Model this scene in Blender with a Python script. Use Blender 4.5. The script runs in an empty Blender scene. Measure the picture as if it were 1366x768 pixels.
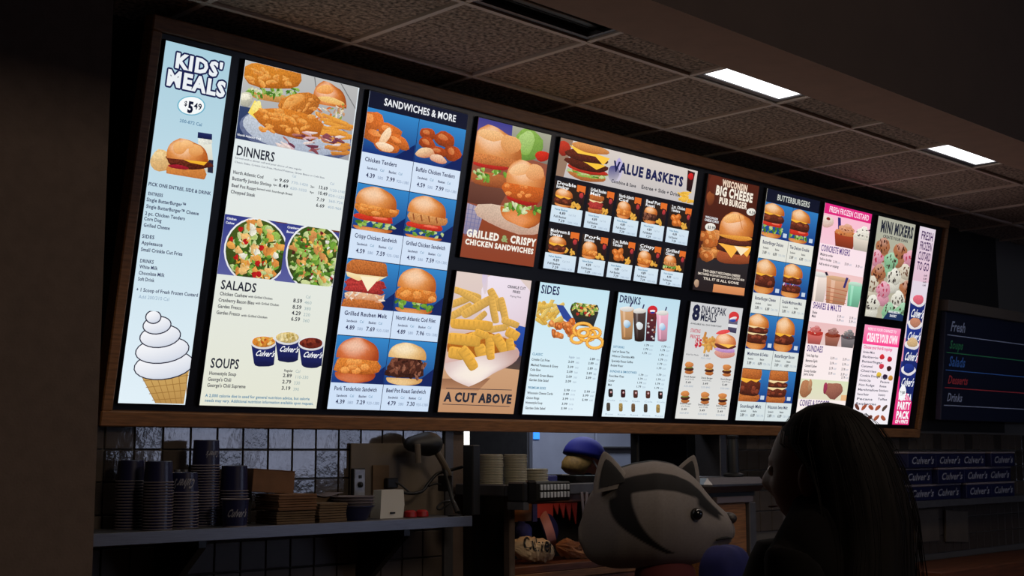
import bpy, math, random
from mathutils import Vector, Matrix
random.seed(7)
sin, cos, pi = math.sin, math.cos, math.pi
sc = bpy.context.scene
col = sc.collection

# ------------------------------------------------------------------ camera
EYE = 1.5                                   # eye height above the floor
FPX, YAW, PITCH, ROLL = 1745.87, math.radians(44.969), math.radians(7.2), math.radians(-0.118)
fwd = Vector((sin(YAW)*cos(PITCH), cos(YAW)*cos(PITCH), sin(PITCH)))
rt0 = Vector((cos(YAW), -sin(YAW), 0)); up0 = rt0.cross(fwd)
RT = rt0*cos(ROLL) + up0*sin(ROLL); UP = up0*cos(ROLL) - rt0*sin(ROLL)
cam = bpy.data.cameras.new('camera'); camo = bpy.data.objects.new('camera', cam); col.objects.link(camo)
cam.sensor_width = 36; cam.sensor_fit = 'HORIZONTAL'; cam.lens = FPX*36/1366; cam.clip_start = .05; cam.clip_end = 60
camo.matrix_world = Matrix(((RT.x, UP.x, -fwd.x, 0), (RT.y, UP.y, -fwd.y, 0), (RT.z, UP.z, -fwd.z, EYE), (0, 0, 0, 1)))
sc.camera = camo

# ------------------------------------------------------------------ world, exposure, lights
w = bpy.data.worlds.new('world'); sc.world = w; w.use_nodes = True
w.node_tree.nodes['Background'].inputs[0].default_value = (.35, .42, .55, 1)
w.node_tree.nodes['Background'].inputs[1].default_value = .02
sc.view_settings.view_transform = 'Standard'; sc.view_settings.look = 'None'
sc.view_settings.exposure = 0; sc.view_settings.gamma = 1; sc.view_settings.use_curve_mapping = False
TROFFER = 2.2            # luminance of the ceiling troffers
WINDOW = 2.4             # luminance of the daylight in the dining room windows
def area(name, loc, rot, sx, sy, power, colr):
    l = bpy.data.lights.new(name, 'AREA'); l.shape = 'RECTANGLE'; l.size = sx; l.size_y = sy; l.energy = power; l.color = colr
    o = bpy.data.objects.new(name, l); o.location = loc; o.rotation_euler = rot; col.objects.link(o); return o
area('kitchen_fill_light', (6.6, 5.6, 2.95), (0, 0, 0), 1.6, .5, 42, (.82, .88, 1))  # added fill without a fixture, brightens the kitchen and refrigerator doors
area('worker_fill_light', (4.7, 4.75, 2.6), (.15, 0, 0), .5, .3, 9, (.95, .93, 1))  # added fill without a fixture, brightens the worker's cap and face
area('warm_fill_light', (2.6, -1.2, 3.9), (.5, 0, 0), 1.0, 1.0, 52, (1, .80, .62))  # added warm fill without a fixture, for the pier and lower frame rail
area('counter_downlight', (4.6, 2.85, 2.9), (.2, 0, 0), 1.8, .12, 6.0, (1, .80, .6))

# ------------------------------------------------------------------ helpers
def lin(c):
    return tuple((x/255/12.92 if x/255 <= .04045 else ((x/255+.055)/1.055)**2.4) for x in c[:3])
def tag(o, label=None, cat=None, group=None, kind=None):
    if label: o['label'] = label
    if cat: o['category'] = cat
    if group: o['group'] = group
    if kind: o['kind'] = kind
    return o
def empty(name, loc=(0, 0, 0), rz=0):
    o = bpy.data.objects.new(name, None); col.objects.link(o); o.location = loc; o.rotation_euler = (0, 0, rz); o.empty_display_size = .05
    return o
def mat(name, c, rough=.6, metal=0, spec=.5, noise=0, nscale=30, bump=0, bscale=None, emit=0, stretch=None, coat=0, c2=None, trans=0):
    m = bpy.data.materials.new(name); m.use_nodes = True; nt = m.node_tree; b = nt.nodes['Principled BSDF']
    cl = lin(c)+(1,)
    b.inputs['Base Color'].default_value = cl; b.inputs['Roughness'].default_value = rough
    b.inputs['Metallic'].default_value = metal; b.inputs['Specular IOR Level'].default_value = spec
    if coat: b.inputs['Coat Weight'].default_value = coat; b.inputs['Coat Roughness'].default_value = .1
    if trans: b.inputs['Transmission Weight'].default_value = trans
    if emit: b.inputs['Emission Color'].default_value = cl; b.inputs['Emission Strength'].default_value = emit
    if noise or bump:
        tc = nt.nodes.new('ShaderNodeTexCoord'); mp = nt.nodes.new('ShaderNodeMapping'); nt.links.new(tc.outputs['Object'], mp.inputs[0])
        if stretch: mp.inputs['Scale'].default_value = stretch
        n = nt.nodes.new('ShaderNodeTexNoise'); n.inputs['Scale'].default_value = nscale; n.inputs['Detail'].default_value = 4
        nt.links.new(mp.outputs[0], n.inputs['Vector'])
        if noise:
            r = nt.nodes.new('ShaderNodeValToRGB'); d = lin(c2) if c2 else tuple(x*(1-noise) for x in cl[:3])
            r.color_ramp.elements[0].color = d+(1,); r.color_ramp.elements[1].color = tuple(min(1, x*(1+noise*.4)) for x in cl[:3])+(1,)
            r.color_ramp.elements[0].position = .35; r.color_ramp.elements[1].position = .65
            nt.links.new(n.outputs[0], r.inputs[0]); nt.links.new(r.outputs[0], b.inputs['Base Color'])
        if bump:
            n2 = nt.nodes.new('ShaderNodeTexNoise'); n2.inputs['Scale'].default_value = bscale or nscale; n2.inputs['Detail'].default_value = 3
            nt.links.new(mp.outputs[0], n2.inputs['Vector'])
            bp = nt.nodes.new('ShaderNodeBump'); bp.inputs['Strength'].default_value = bump; bp.inputs['Distance'].default_value = .004
            nt.links.new(n2.outputs[0], bp.inputs['Height']); nt.links.new(bp.outputs[0], b.inputs['Normal'])
    return m
def attr_mat(name, rough=.7, emit=False, nscale=160, spec=.3):
    """colour comes from the colour attribute 'col'; its alpha says how strongly the fine noise grain shows"""
    m = bpy.data.materials.new(name); m.use_nodes = True; nt = m.node_tree; b = nt.nodes['Principled BSDF']
    a = nt.nodes.new('ShaderNodeAttribute'); a.attribute_name = 'col'
    tc = nt.nodes.new('ShaderNodeTexCoord'); n = nt.nodes.new('ShaderNodeTexNoise'); n.inputs['Scale'].default_value = nscale; n.inputs['Detail'].default_value = 3
    nt.links.new(tc.outputs['Object'], n.inputs['Vector'])
    s = nt.nodes.new('ShaderNodeMath'); s.operation = 'SUBTRACT'; s.inputs[1].default_value = .5; nt.links.new(n.outputs[0], s.inputs[0])
    x = nt.nodes.new('ShaderNodeMath'); x.operation = 'MULTIPLY'; nt.links.new(s.outputs[0], x.inputs[0]); nt.links.new(a.outputs['Alpha'], x.inputs[1])
    y = nt.nodes.new('ShaderNodeMath'); y.operation = 'MULTIPLY_ADD'; y.inputs[1].default_value = 3.4; y.inputs[2].default_value = 1; nt.links.new(x.outputs[0], y.inputs[0])
    z = nt.nodes.new('ShaderNodeMath'); z.operation = 'MAXIMUM'; z.inputs[1].default_value = .1; nt.links.new(y.outputs[0], z.inputs[0])
    v = nt.nodes.new('ShaderNodeVectorMath'); v.operation = 'SCALE'; nt.links.new(a.outputs['Color'], v.inputs[0]); nt.links.new(z.outputs[0], v.inputs['Scale'])
    b.inputs['Roughness'].default_value = rough; b.inputs['Specular IOR Level'].default_value = spec
    if emit:
        b.inputs['Base Color'].default_value = (.01, .01, .01, 1)
        nt.links.new(v.outputs[0], b.inputs['Emission Color']); b.inputs['Emission Strength'].default_value = 1.0
    else:
        nt.links.new(v.outputs[0], b.inputs['Base Color'])
    return m

class MB:
    def __init__(s): s.v = []; s.f = []; s.m = []; s.cur = 0
    def face(s, idx): s.f.append(idx); s.m.append(s.cur)
    def box(s, lo, hi, b=0, M=None):
        (x0, y0, z0), (x1, y1, z1) = lo, hi
        n = len(s.v)
        if b <= 0:
            P = [(x0,y0,z0),(x1,y0,z0),(x1,y1,z0),(x0,y1,z0),(x0,y0,z1),(x1,y0,z1),(x1,y1,z1),(x0,y1,z1)]
            F = [(3,2,1,0),(4,5,6,7),(0,1,5,4),(1,2,6,5),(2,3,7,6),(3,0,4,7)]
        else:
            C = [(x0,x1),(y0,y1),(z0,z1)]; P = []; ids = {}
            for i in (0,1):
                for j in (0,1):
                    for k in (0,1):
                        c = [C[0][i], C[1][j], C[2][k]]; sg = [1 if t == 0 else -1 for t in (i,j,k)]
                        for ax in range(3):
                            p = [c[q] + (0 if q == ax else sg[q]*b) for q in range(3)]
                            ids[(i,j,k,ax)] = len(P); P.append(tuple(p))
            F = []
            for ax in range(3):
                o = [q for q in range(3) if q != ax]
                for side in (0,1):
                    q = []
                    for (a, c) in ((0,0),(1,0),(1,1),(0,1)):
                        key = [0,0,0]; key[ax] = side; key[o[0]] = a; key[o[1]] = c; q.append(ids[(*key, ax)])
                    F.append(tuple(q))
            for ax in range(3):
                o = [q for q in range(3) if q != ax]
                for a in (0,1):
                    for c in (0,1):
                        k0 = [0,0,0]; k1 = [0,0,0]; k1[ax] = 1
                        for kk in (k0, k1): kk[o[0]] = a; kk[o[1]] = c
                        F.append((ids[(*k0,o[0])], ids[(*k1,o[0])], ids[(*k1,o[1])], ids[(*k0,o[1])]))
            for i in (0,1):
                for j in (0,1):
                    for k in (0,1): F.append(tuple(ids[(i,j,k,ax)] for ax in range(3)))
        for p in P:
            s.v.append(tuple(M @ Vector(p)) if M else p)
        for f in F: s.face(tuple(n+i for i in f))
        return s
    def ring(s, pts, prev=None, close=True):
        n = len(s.v); s.v += [tuple(p) for p in pts]; k = len(pts)
        if prev is not None:
            for i in range(k if close else k-1): s.face((prev+i, prev+(i+1) % k, n+(i+1) % k, n+i))
        return n
    def lathe(s, prof, n=20, M=None, cap0=True, cap1=True, mats=None):
        prev = None
        for i, (r, z) in enumerate(prof):
            if mats and i: s.cur = mats[i-1]
            pts = [Vector((r*cos(2*pi*k/n), r*sin(2*pi*k/n), z)) for k in range(n)]
            if M: pts = [M @ p for p in pts]
            prev0 = prev; prev = s.ring(pts, prev)
            if i == 0 and cap0: s.face(tuple(prev+k for k in range(n-1, -1, -1)))
        if cap1: s.face(tuple(prev+k for k in range(n)))
        return s
    def tube(s, pts, r, n=8):
        pts = [Vector(p) for p in pts]; prev = None
        for i, p in enumerate(pts):
            d = (pts[min(i+1, len(pts)-1)] - pts[max(i-1, 0)]).normalized()
            a = d.orthogonal().normalized() if i == 0 else (a - d*a.dot(d)).normalized()
            b = d.cross(a); rr = r[i] if isinstance(r, (list, tuple)) else r
            prev = s.ring([p + (a*cos(2*pi*k/n) + b*sin(2*pi*k/n))*rr for k in range(n)], prev)
            if i == 0: s.face(tuple(prev+k for k in range(n-1, -1, -1)))
        s.face(tuple(prev+k for k in range(n)))
        return s
    def ell(s, c, r, n=16, m=10, M=None, fn=None):
        c = Vector(c); prev = None
        for i in range(m+1):
            t = pi*i/m; pts = []
            for k in range(n):
                a = 2*pi*k/n; d = Vector((sin(t)*cos(a), sin(t)*sin(a), -cos(t)))
                q = fn(d) if fn else 1
                p = Vector((d.x*r[0]*q, d.y*r[1]*q, d.z*r[2]*q)); pts.append(c + (M @ p if M else p))
            prev = s.ring(pts, prev)
        return s
    def build(s, name, m, parent=None, smooth=False, loc=None):
        me = bpy.data.meshes.new(name); me.from_pydata(s.v, [], s.f); me.validate()
        for q in (m if isinstance(m, (list, tuple)) else [m]): me.materials.append(q)
        if len(me.polygons) == len(s.m): me.polygons.foreach_set('material_index', s.m)
        if smooth: me.polygons.foreach_set('use_smooth', [True]*len(me.polygons))
        me.update()
        o = bpy.data.objects.new(name, me); col.objects.link(o)
        if parent: o.parent = parent
        if loc: o.location = loc
        return o
def smooth_by_angle(o, ang=.6):
    import bmesh
    bm = bmesh.new(); bm.from_mesh(o.data); bmesh.ops.remove_doubles(bm, verts=bm.verts, dist=1e-5); bmesh.ops.recalc_face_normals(bm, faces=bm.faces)
    for e in bm.edges: e.smooth = not (len(e.link_faces) == 2 and e.calc_face_angle(0) > ang)
    for f in bm.faces: f.smooth = True
    bm.to_mesh(o.data); bm.free(); return o
def copy_tree(o, parent=None):
    c = o.copy(); col.objects.link(c); c.parent = parent
    for ch in [x for x in o.children]: copy_tree(ch, c)
    return c
def R3(axis, a): return Matrix.Rotation(a, 4, axis)
def T3(*v): return Matrix.Translation(v)
def ray(x, y): return fwd + RT*((x-683)/FPX) - UP*((y-384)/FPX)
def onY(x, y, Y):
    """the point of the vertical plane y = Y that the reference picture shows at (x, y)"""
    d = ray(x, y); return d*(Y/d.y) + Vector((0, 0, EYE))

# glyphs of the built-in font, taken once as meshes and reused everywhere
CHARS = "ABCDEFGHIJKLMNOPQRSTUVWXYZabcdefghijklmnopqrstuvwxyz0123456789&'.,-+$:/!#™"
GL = {}
def make_glyphs():
    tmp = []
    for b, off in (('r', 0.0), ('b', .022), ('x', .05), ('o', .095)):
        for c in CHARS:
            for s in (c, 'H'+c+'H'):
                if len(s) == 3 and b != 'r': continue
                cu = bpy.data.curves.new('glyph', 'FONT'); cu.body = s; cu.resolution_u = 2; cu.offset = off
                o = bpy.data.objects.new('glyph', cu); col.objects.link(o); tmp.append((b, c, len(s) == 3, o))
    bpy.context.view_layer.update(); dg = bpy.context.evaluated_depsgraph_get()
    hh = None; wid = {}
    res = []
    for b, c, isw, o in tmp:
        me = o.evaluated_get(dg).to_mesh()
        if isw: wid[c] = max(v.co.x for v in me.vertices) - min(v.co.x for v in me.vertices)
        else: res.append((b, c, [(v.co.x, v.co.y) for v in me.vertices], [tuple(p.vertices) for p in me.polygons]))
        o.evaluated_get(dg).to_mesh_clear()
    h = [r for r in res if r[0] == 'r' and r[1] == 'H'][0]; hw = max(p[0] for p in h[2]) - min(p[0] for p in h[2])
    base = wid['H'] - 2*hw                    # two side bearings around the middle H, plus its width
    for b, c, vs, fs in res:
        adv = wid[c] - 2*hw - (base - hw)*.0
        GL[(b, c)] = (vs, fs, adv - .012)
    # advance of c = distance taken between the two flanking H glyphs, less one H side-bearing pair
    lead = (wid['H'] - 3*hw)/2
    for k in GL: GL[k] = (GL[k][0], GL[k][1], max(.15, wid[k[1]] - 2*hw - lead))
    GL['cap'] = max(p[1] for p in h[2]); GL['lsb'] = min(p[0] for p in h[2])
    for _, _, _, o in tmp:
        cu = o.data; bpy.data.objects.remove(o); bpy.data.curves.remove(cu)
make_glyphs()
def layout(s, width, cap, weight='r', shear=0, upper=1.0):
    """glyph polygons of a string, its cap height = cap and its length = width: list of (verts, faces)"""
    out = []; x = 0; k = cap/GL['cap']; gap = dict(r=0, b=.03, x=.085, o=.16)[weight]
    for ch in s:
        if ch == ' ': x += .27; continue
        g = GL.get((weight, ch))
        if not g: x += .3; continue
        out.append((x+gap/2, g)); x += g[2]+gap
    sx = (width/x) if width else k
    return [([((gx + px)*sx + py*k*shear, py*k) for px, py in g[0]], g[1]) for gx, g in out], x*sx
# ------------------------------------------------------------------ materials of the room
M = {}
M['wood'] = mat('oak_frame', (140, 95, 56), .5, noise=.35, nscale=9, stretch=(1.2, 9, 14), bump=.1)
M['wood_dark'] = mat('cabinet_wood', (104, 58, 34), .5, noise=.4, nscale=7, stretch=(1, 8, 14))
M['black'] = mat('black_plastic', (13, 13, 15), .5)
M['blackgloss'] = mat('black_gloss', (8, 8, 10), .22)
M['bezel'] = mat('navy_black_bezel', (10, 11, 22), .35)
M['steel'] = mat('brushed_steel', (118, 118, 122), .35, metal=.9, noise=.15, nscale=60, stretch=(.2, 3, 8))
M['steel_dim'] = mat('dull_steel', (92, 92, 96), .5, metal=.6, noise=.12, nscale=20)
M['wallpaint'] = mat('brown_wall_paint', (92, 78, 70), .9, noise=.12, nscale=24, bump=.25, bscale=140)
M['paint_shade'] = mat('dark_paint_and_shade', (16, 14, 14), .9, bump=.1, bscale=90)  # dark walls; above the tiles it also stands in for shade
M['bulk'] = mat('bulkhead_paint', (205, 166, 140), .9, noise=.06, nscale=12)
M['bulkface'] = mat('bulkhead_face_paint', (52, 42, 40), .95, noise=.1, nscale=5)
M['grout'] = mat('pale_grout', (88, 84, 80), .8)
M['tile'] = mat('glazed_wall_tile', (76, 69, 64), .07, spec=.9, noise=.25, nscale=9, bump=.22, bscale=22, coat=.6)
M['tile3'] = mat('dull_wall_tile', (70, 62, 56), .45, spec=.4, noise=.2, nscale=9)
M['tile2'] = mat('glazed_wall_tile_wavy', (52, 48, 46), .12, spec=.9, noise=.25, nscale=12, bump=.6, bscale=30, coat=.6)
M['ceil'] = mat('fissured_ceiling_tile', (172, 152, 134), .95, noise=.78, nscale=62, bump=1.0, bscale=62)
M['tbar'] = mat('ceiling_grid_metal', (214, 198, 182), .6)
M['floor'] = mat('floor_quarry_tile', (70, 42, 34), .5, noise=.2, nscale=5)
M['white'] = mat('white_plastic', (190, 188, 180), .5)
M['cream'] = mat('cream_panel', (96, 86, 74), .6, noise=.2, nscale=6)
M['card'] = mat('brown_cardboard', (112, 78, 52), .85, noise=.15, nscale=20)
M['card2'] = mat('kraft_cardboard', (96, 76, 54), .85, noise=.2, nscale=12)
M['navy'] = mat('navy_printed_paper', (18, 22, 62), .4, coat=.2)
M['rim'] = mat('white_paper_rim', (118, 110, 116), .6)
M['red'] = mat('red_plastic', (150, 22, 26), .4)
M['troffer'] = mat('troffer_diffuser', (255, 255, 255), .5, emit=TROFFER)
M['daylight'] = mat('window_daylight', (206, 218, 255), .5, emit=WINDOW)
M['ink'] = mat('white_ink', (140, 142, 155), .6)
M['rope'] = mat('window_frame_paint', (60, 52, 46), .6)

def sbox(name, lo, hi, m, b=0, parent=None, kind='structure'):
    o = MB().box(lo, hi, b).build(name, m, parent)
    if kind and not parent: o['kind'] = kind
    return o
def at(lo, hi):    # eye-relative heights to world
    return (lo[0], lo[1], lo[2]+EYE), (hi[0], hi[1], hi[2]+EYE)

# ------------------------------------------------------------------ room shell
sbox('floor', (-4, -3.6, -.1), (17.5, 8, 0), M['floor'])
CZ = EYE+1.5; WY = 4.06; T = .108; TX0 = 2.1395; TZ0 = .0156
# back wall: upper part above the pass-through, lower part left, right, and below the opening
wb = sbox('wall_back', (1.0, WY+.012, 0), (3.70, WY+.14, CZ+.2), M['grout'])
sbox('wall_back_upper', (3.70, WY+.012, EYE+.16), (5.56, WY+.14, CZ+.2), M['paint_shade'])
sbox('wall_back_sill', (3.70, WY+.012, 0), (5.56, WY+.14, EYE-.30), M['paint_shade'])
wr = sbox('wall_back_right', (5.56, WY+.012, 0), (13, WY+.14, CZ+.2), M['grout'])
sbox('wall_back_shade', (1.0, WY, EYE+.135), (8.9, WY+.012, CZ), M['paint_shade'])  # near-black colour stands in for the shade behind the leaning board
# glazed wall tiles, one object each
mb = MB().box((-.0515, -.006, -.0515), (.0515, .006, .0515), .0022)
tile = mb.build('wall_tile', M['tile'], wb)
tile2m = tile.data.copy(); tile2m.materials[0] = M['tile2']; tile3m = tile.data.copy(); tile3m.materials[0] = M['tile3']
first = True; ntile = 0
def put_tile(i, j, par):
    global first, ntile
    o = tile if first else tile.copy()
    if not first: col.objects.link(o)
    first = False; ntile += 1
    o.parent = par
    if (i*7+j*3) % 4 == 0 or (i >= 11 and j >= 0): o.data = tile2m
    if j >= 2: o.data = tile3m
    o.location = (TX0+(i+.5)*T, WY+.006, EYE+TZ0-(j+.5)*T)
    o.rotation_euler = (random.uniform(-.004, .004), 0, random.uniform(-.005, .005))
for i in range(-5, 14):
    for j in range(-1, 5): put_tile(i, j, wb)
for i in range(32, 37):
    for j in range(-1, 4): put_tile(i, j, wr)
for i in range(47, 66):
    for j in range(-1, 6): put_tile(i, j, wr)
# left wall end (the pier beside the board)
sbox('wall_left', (-1.2, 3.2, 0), (1.664, WY+.14, CZ+.2), M['wallpaint'])
sbox('wall_left_far', (-4, -3.6, 0), (-3.9, 3.2, 4.4), M['paint_shade'])
sbox('wall_left_return', (-3.9, 3.2, 0), (-1.2, 3.3, 4.4), M['paint_shade'])
sbox('wall_right', (13, -3.6, 0), (13.1, 8, 4.4), M['paint_shade'])
# kitchen beyond
sbox('wall_kitchen', (1.0, 7.9, 0), (13, 8.0, CZ+.2), M['paint_shade'])
sbox('ceiling_kitchen', (1.0, WY+.14, CZ), (13, 8.0, CZ+.06), M['paint_shade'])
sbox('wall_kitchen_left', (1.0, WY+.14, 0), (1.1, 7.9, CZ), M['paint_shade'])
# dining room side: high dark ceiling, window wall behind the camera
sbox('ceiling_dining', (-4, -3.6, 4.3), (13, 2.25, 4.4), M['paint_shade'])
wz0, wz1 = EYE-.23, EYE+.95
wins = [(6.35, 7.35), (7.5, 8.5), (8.65, 9.65), (9.8, 10.6)]
sbox('wall_dining', (-4, -3.1, 0), (13, -3.0, wz0), M['paint_shade'])
sbox('wall_dining_upper', (-4, -3.1, wz1), (13, -3.0, 4.3), M['paint_shade'])
xs = [-4]+[q for w_ in wins for q in w_]+[13]
for k in range(0, len(xs), 2): sbox('wall_dining_pier', (xs[k], -3.1, wz0), (xs[k+1], -3.0, wz1), M['paint_shade'])
for n_, (a, b) in enumerate(wins):
    wn = sbox('window_%d' % (n_+1), (a, -3.09, wz0), (b, -3.06, wz1), M['daylight'])
    MB().box(((a+b)/2-.02, -3.06, wz0), ((a+b)/2+.02, -3.02, wz1)).build('mullion', M['rope'], wn)
    MB().box((a, -3.06, wz0+.4), (b, -3.02, wz0+.43)).build('rail', M['rope'], wn)
# bulkhead between the dining room and the serving line
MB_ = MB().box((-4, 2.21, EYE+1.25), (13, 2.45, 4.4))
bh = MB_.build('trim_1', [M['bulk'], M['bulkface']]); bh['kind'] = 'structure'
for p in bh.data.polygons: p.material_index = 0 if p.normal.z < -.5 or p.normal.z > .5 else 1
# suspended ceiling over the serving line
cx0, cy0 = 2.8651, 3.0899
ce = sbox('ceiling', (-4, 2.45, CZ+.03), (13, WY, CZ+.12), M['paint_shade'])
def ctile_mb(a, b, c, d):
    m_ = MB().box((a+.012, c+.012, CZ), (b-.012, d-.012, CZ+.02), .003); return m_
rows = [(cy0-.61, cy0), (cy0, cy0+.61), (cy0+.61, WY)]
grid = MB()
for k in range(-4, 14):
    a, b = cx0+.61*k, cx0+.61*(k+1)
    grid.box((a-.010, 2.45, CZ-.010), (a+.012, WY, CZ+.004))
    for r_, (c, d) in enumerate(rows):
        if r_ == 0 and k in (0, 2, 5, 8, 11): continue
        c = max(c, 2.45)
        ctile_mb(a, b, c, d).build('ceiling_tile', M['ceil'], ce)
for y in (2.4799, cy0, cy0+.61): grid.box((-4, y-.010, CZ-.011), (13, y+.010, CZ+.003))
grid.build('ceiling_grid', M['tbar'], ce)
# troffers and the air vent, lying in the grid
def troffer(k, lab):
    a, c = cx0+.61*k+.014, cy0-.61+.014
    t = empty('ceiling_light', (a, c, CZ)); tag(t, lab, 'ceiling light', 'troffers in the suspended ceiling')
    e = .582
    f = MB(); f.box((0, 0, -.004), (e, .03, .02)).box((0, e-.03, -.004), (e, e, .02)).box((0, .03, -.004), (.025, e-.03, .02)).box((e-.025, .03, -.004), (e, e-.03, .02))
    f.build('trim_frame', M['steel_dim'], t)
    MB().box((.026, .031, .0), (e-.026, e-.031, .006)).build('diffuser', M['troffer'], t)
troffer(2, 'bright square ceiling light nearest the middle of the suspended ceiling')
troffer(5, 'bright square ceiling light at the right end, above the far end of the board')
troffer(8, 'bright square ceiling light beyond the right edge of the picture')
def vent(k):
    a, c = cx0+.61*k+.014, cy0-.61+.014; e = .582
    t = empty('ceiling_vent', (a, c, CZ)); tag(t, 'grey slatted air vent in the ceiling, left of the bright lights', 'air vent')
    f = MB(); f.box((0, 0, -.004), (e, .022, .012)).box((0, e-.022, -.004), (e, e, .012)).box((0, .022, -.004), (.022, e-.022, .012)).box((e-.022, .022, -.004), (e, e-.022, .012))
    f.build('vent_frame', M['steel_dim'], t)
    MB().box((.022, .022, .02), (e-.022, e-.022, .025)).build('vent_backing', M['black'], t)
    s0 = None
    for q in range(8):
        y = .06+q*.062
        if s0 is None:
            s0 = MB().box((.023, -.02, -.001), (e-.023, .02, .001)).build('slat', M['steel_dim'], t); o = s0
        else:
            o = s0.copy(); col.objects.link(o)
        o.parent = t; o.location = (0, y, .002); o.rotation_euler = (.5, 0, 0)
vent(0)
# posts of the pass-through
def post(name, x0, x1, y0, y1, z0, z1, m): return sbox(name, (x0, y0, EYE+z0), (x1, y1, EYE+z1), m, .003)
post('trim_2', 3.652, 3.70, WY-.012, WY+.03, -1.5, .135, M['steel_dim'])
post('trim_3', 3.70, 3.765, WY-.006, WY+.03, -1.5, .16, M['wallpaint'])
post('trim_4', 5.545, 5.60, WY-.02, WY+.14, -1.5, .16, M['steel'])
# ------------------------------------------------------------------ the menu board
BO = Vector((2.097, 4.0296, .0931+EYE)); LEAN = .1956; BL, BH = 5.5092, 1.365
BU = Vector((1, 0, 0)); BV = Vector((0, -sin(LEAN), cos(LEAN))); BN = Vector((0, -cos(LEAN), -sin(LEAN)))
board = empty('menu_board', BO); board.rotation_euler = (LEAN, 0, 0)
tag(board, 'long backlit restaurant menu board in an oak frame leaning out under the ceiling', 'menu board')
# local frame of the board: x = along, z = up its face, -y = out of its face
def buv(x, y):
    d = ray(x, y); o = BO - Vector((0, 0, EYE)); t = o.dot(BN)/d.dot(BN); p = d*t - o; return p.x, p.dot(BV)
FW = .052
def rail(a, b, lab=None):
    o = MB().box(a, b, .004).build('frame_rail', M['wood'], board); return o
rail((0, -.012, 0), (BL, .05, FW)); rail((0, -.012, BH-FW), (BL, .05, BH))
rail((0, -.012, FW), (FW*.75, .05, BH-FW)); rail((BL-FW*.75, -.012, FW), (BL, .05, BH-FW))
MB().box((FW*.75, .012, FW), (BL-FW*.75, .05, BH-FW)).build('black_backing', M['bezel'], board)
# wedge shaped housing between the leaning board and the wall, in local coordinates
h_ = MB(); dz = .008
def loc(P): # world -> board local
    q = Vector(P)-BO; return (q.x, q.dot(-BN), q.dot(BV))
wy = WY-.002
pr = [loc((BO.x, BO.y+.045, BO.z+.012)), loc((BO.x, wy, BO.z+.012)), loc((BO.x, wy, BO.z+BH*cos(LEAN)-.02))]
A = [(0.004, .05, 0.01), (0.004, .05, BH-.004)]
P0 = [(0.004, .05, .004), (0.004, pr[1][1], pr[1][2]), (0.004, pr[2][1], pr[2][2]), (0.004, .05, BH-.004)]
P1 = [(BL-.004, p[1], p[2]) for p in P0]
h_.v = P0+P1; h_.cur = 0
for f in [(0, 1, 2, 3), (7, 6, 5, 4), (0, 4, 5, 1), (1, 5, 6, 2), (2, 6, 7, 3), (3, 7, 4, 0)]: h_.face(f)
h_.build('housing', M['black'], board)

PRINT = attr_mat('backlit_print', emit=True, nscale=150)
def solve_h(src, dst):
    """homography taking 4 source points to 4 target points"""
    A = []
    for (x, y), (u, v) in zip(src, dst):
        A.append([x, y, 1, 0, 0, 0, -u*x, -u*y, u]); A.append([0, 0, 0, x, y, 1, -v*x, -v*y, v])
    n = 8
    for i in range(n):
        p = max(range(i, n), key=lambda r: abs(A[r][i])); A[i], A[p] = A[p], A[i]
        for r in range(n):
            if r != i:
                f = A[r][i]/A[i][i]
                for c in range(i, n+1): A[r][c] -= f*A[i][c]
    h = [A[i][n]/A[i][i] for i in range(n)]
    return lambda x, y: ((h[0]*x+h[1]*y+h[2])/(h[6]*x+h[7]*y+1), (h[3]*x+h[4]*y+h[5])/(h[6]*x+h[7]*y+1))

class Print:
    """flat coloured print on one panel; everything is drawn in metres on the board's face"""
    def __init__(s, clip): s.v = []; s.c = []; s.f = []; s.clip = clip; s.k = 0
    def poly(s, pts, cols):
        u0, v0, u1, v1 = s.clip
        if any(p[0] < u0 or p[0] > u1 or p[1] < v0 or p[1] > v1 for p in pts):
            q = [(p[0], p[1])+tuple(c) for p, c in zip(pts, cols)]
            for ax, lim, sg in ((0, u0, 1), (0, u1, -1), (1, v0, 1), (1, v1, -1)):
                o = []
                for i in range(len(q)):
                    a, b = q[i], q[(i+1) % len(q)]; da, db = sg*(a[ax]-lim), sg*(b[ax]-lim)
                    if da >= 0: o.append(a)
                    if (da < 0) != (db < 0):
                        t = da/(da-db); o.append(tuple(x+(y-x)*t for x, y in zip(a, b)))
                q = o
                if len(q) < 3: return
            pts = [(a[0], a[1]) for a in q]; cols = [a[2:] for a in q]
        n = len(s.v); off = -(s.base+s.k*9e-6)
        s.v += [(p[0], off, p[1]) for p in pts]; s.c += [tuple(c) if len(c) == 4 else tuple(c)+(0,) for c in cols]
        s.f.append(tuple(range(n, n+len(pts))))
    base = .0008
    def build(s, name, parent, label=None):
        me = bpy.data.meshes.new(name); me.from_pydata(s.v, [], s.f)
        a = me.color_attributes.new('col', 'FLOAT_COLOR', 'POINT'); a.data.foreach_set('color', [x for c in s.c for x in c])
        me.materials.append(PRINT); me.update()
        o = bpy.data.objects.new(name, me); col.objects.link(o); o.parent = parent
        if label: o['label'] = label
        return o

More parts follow.
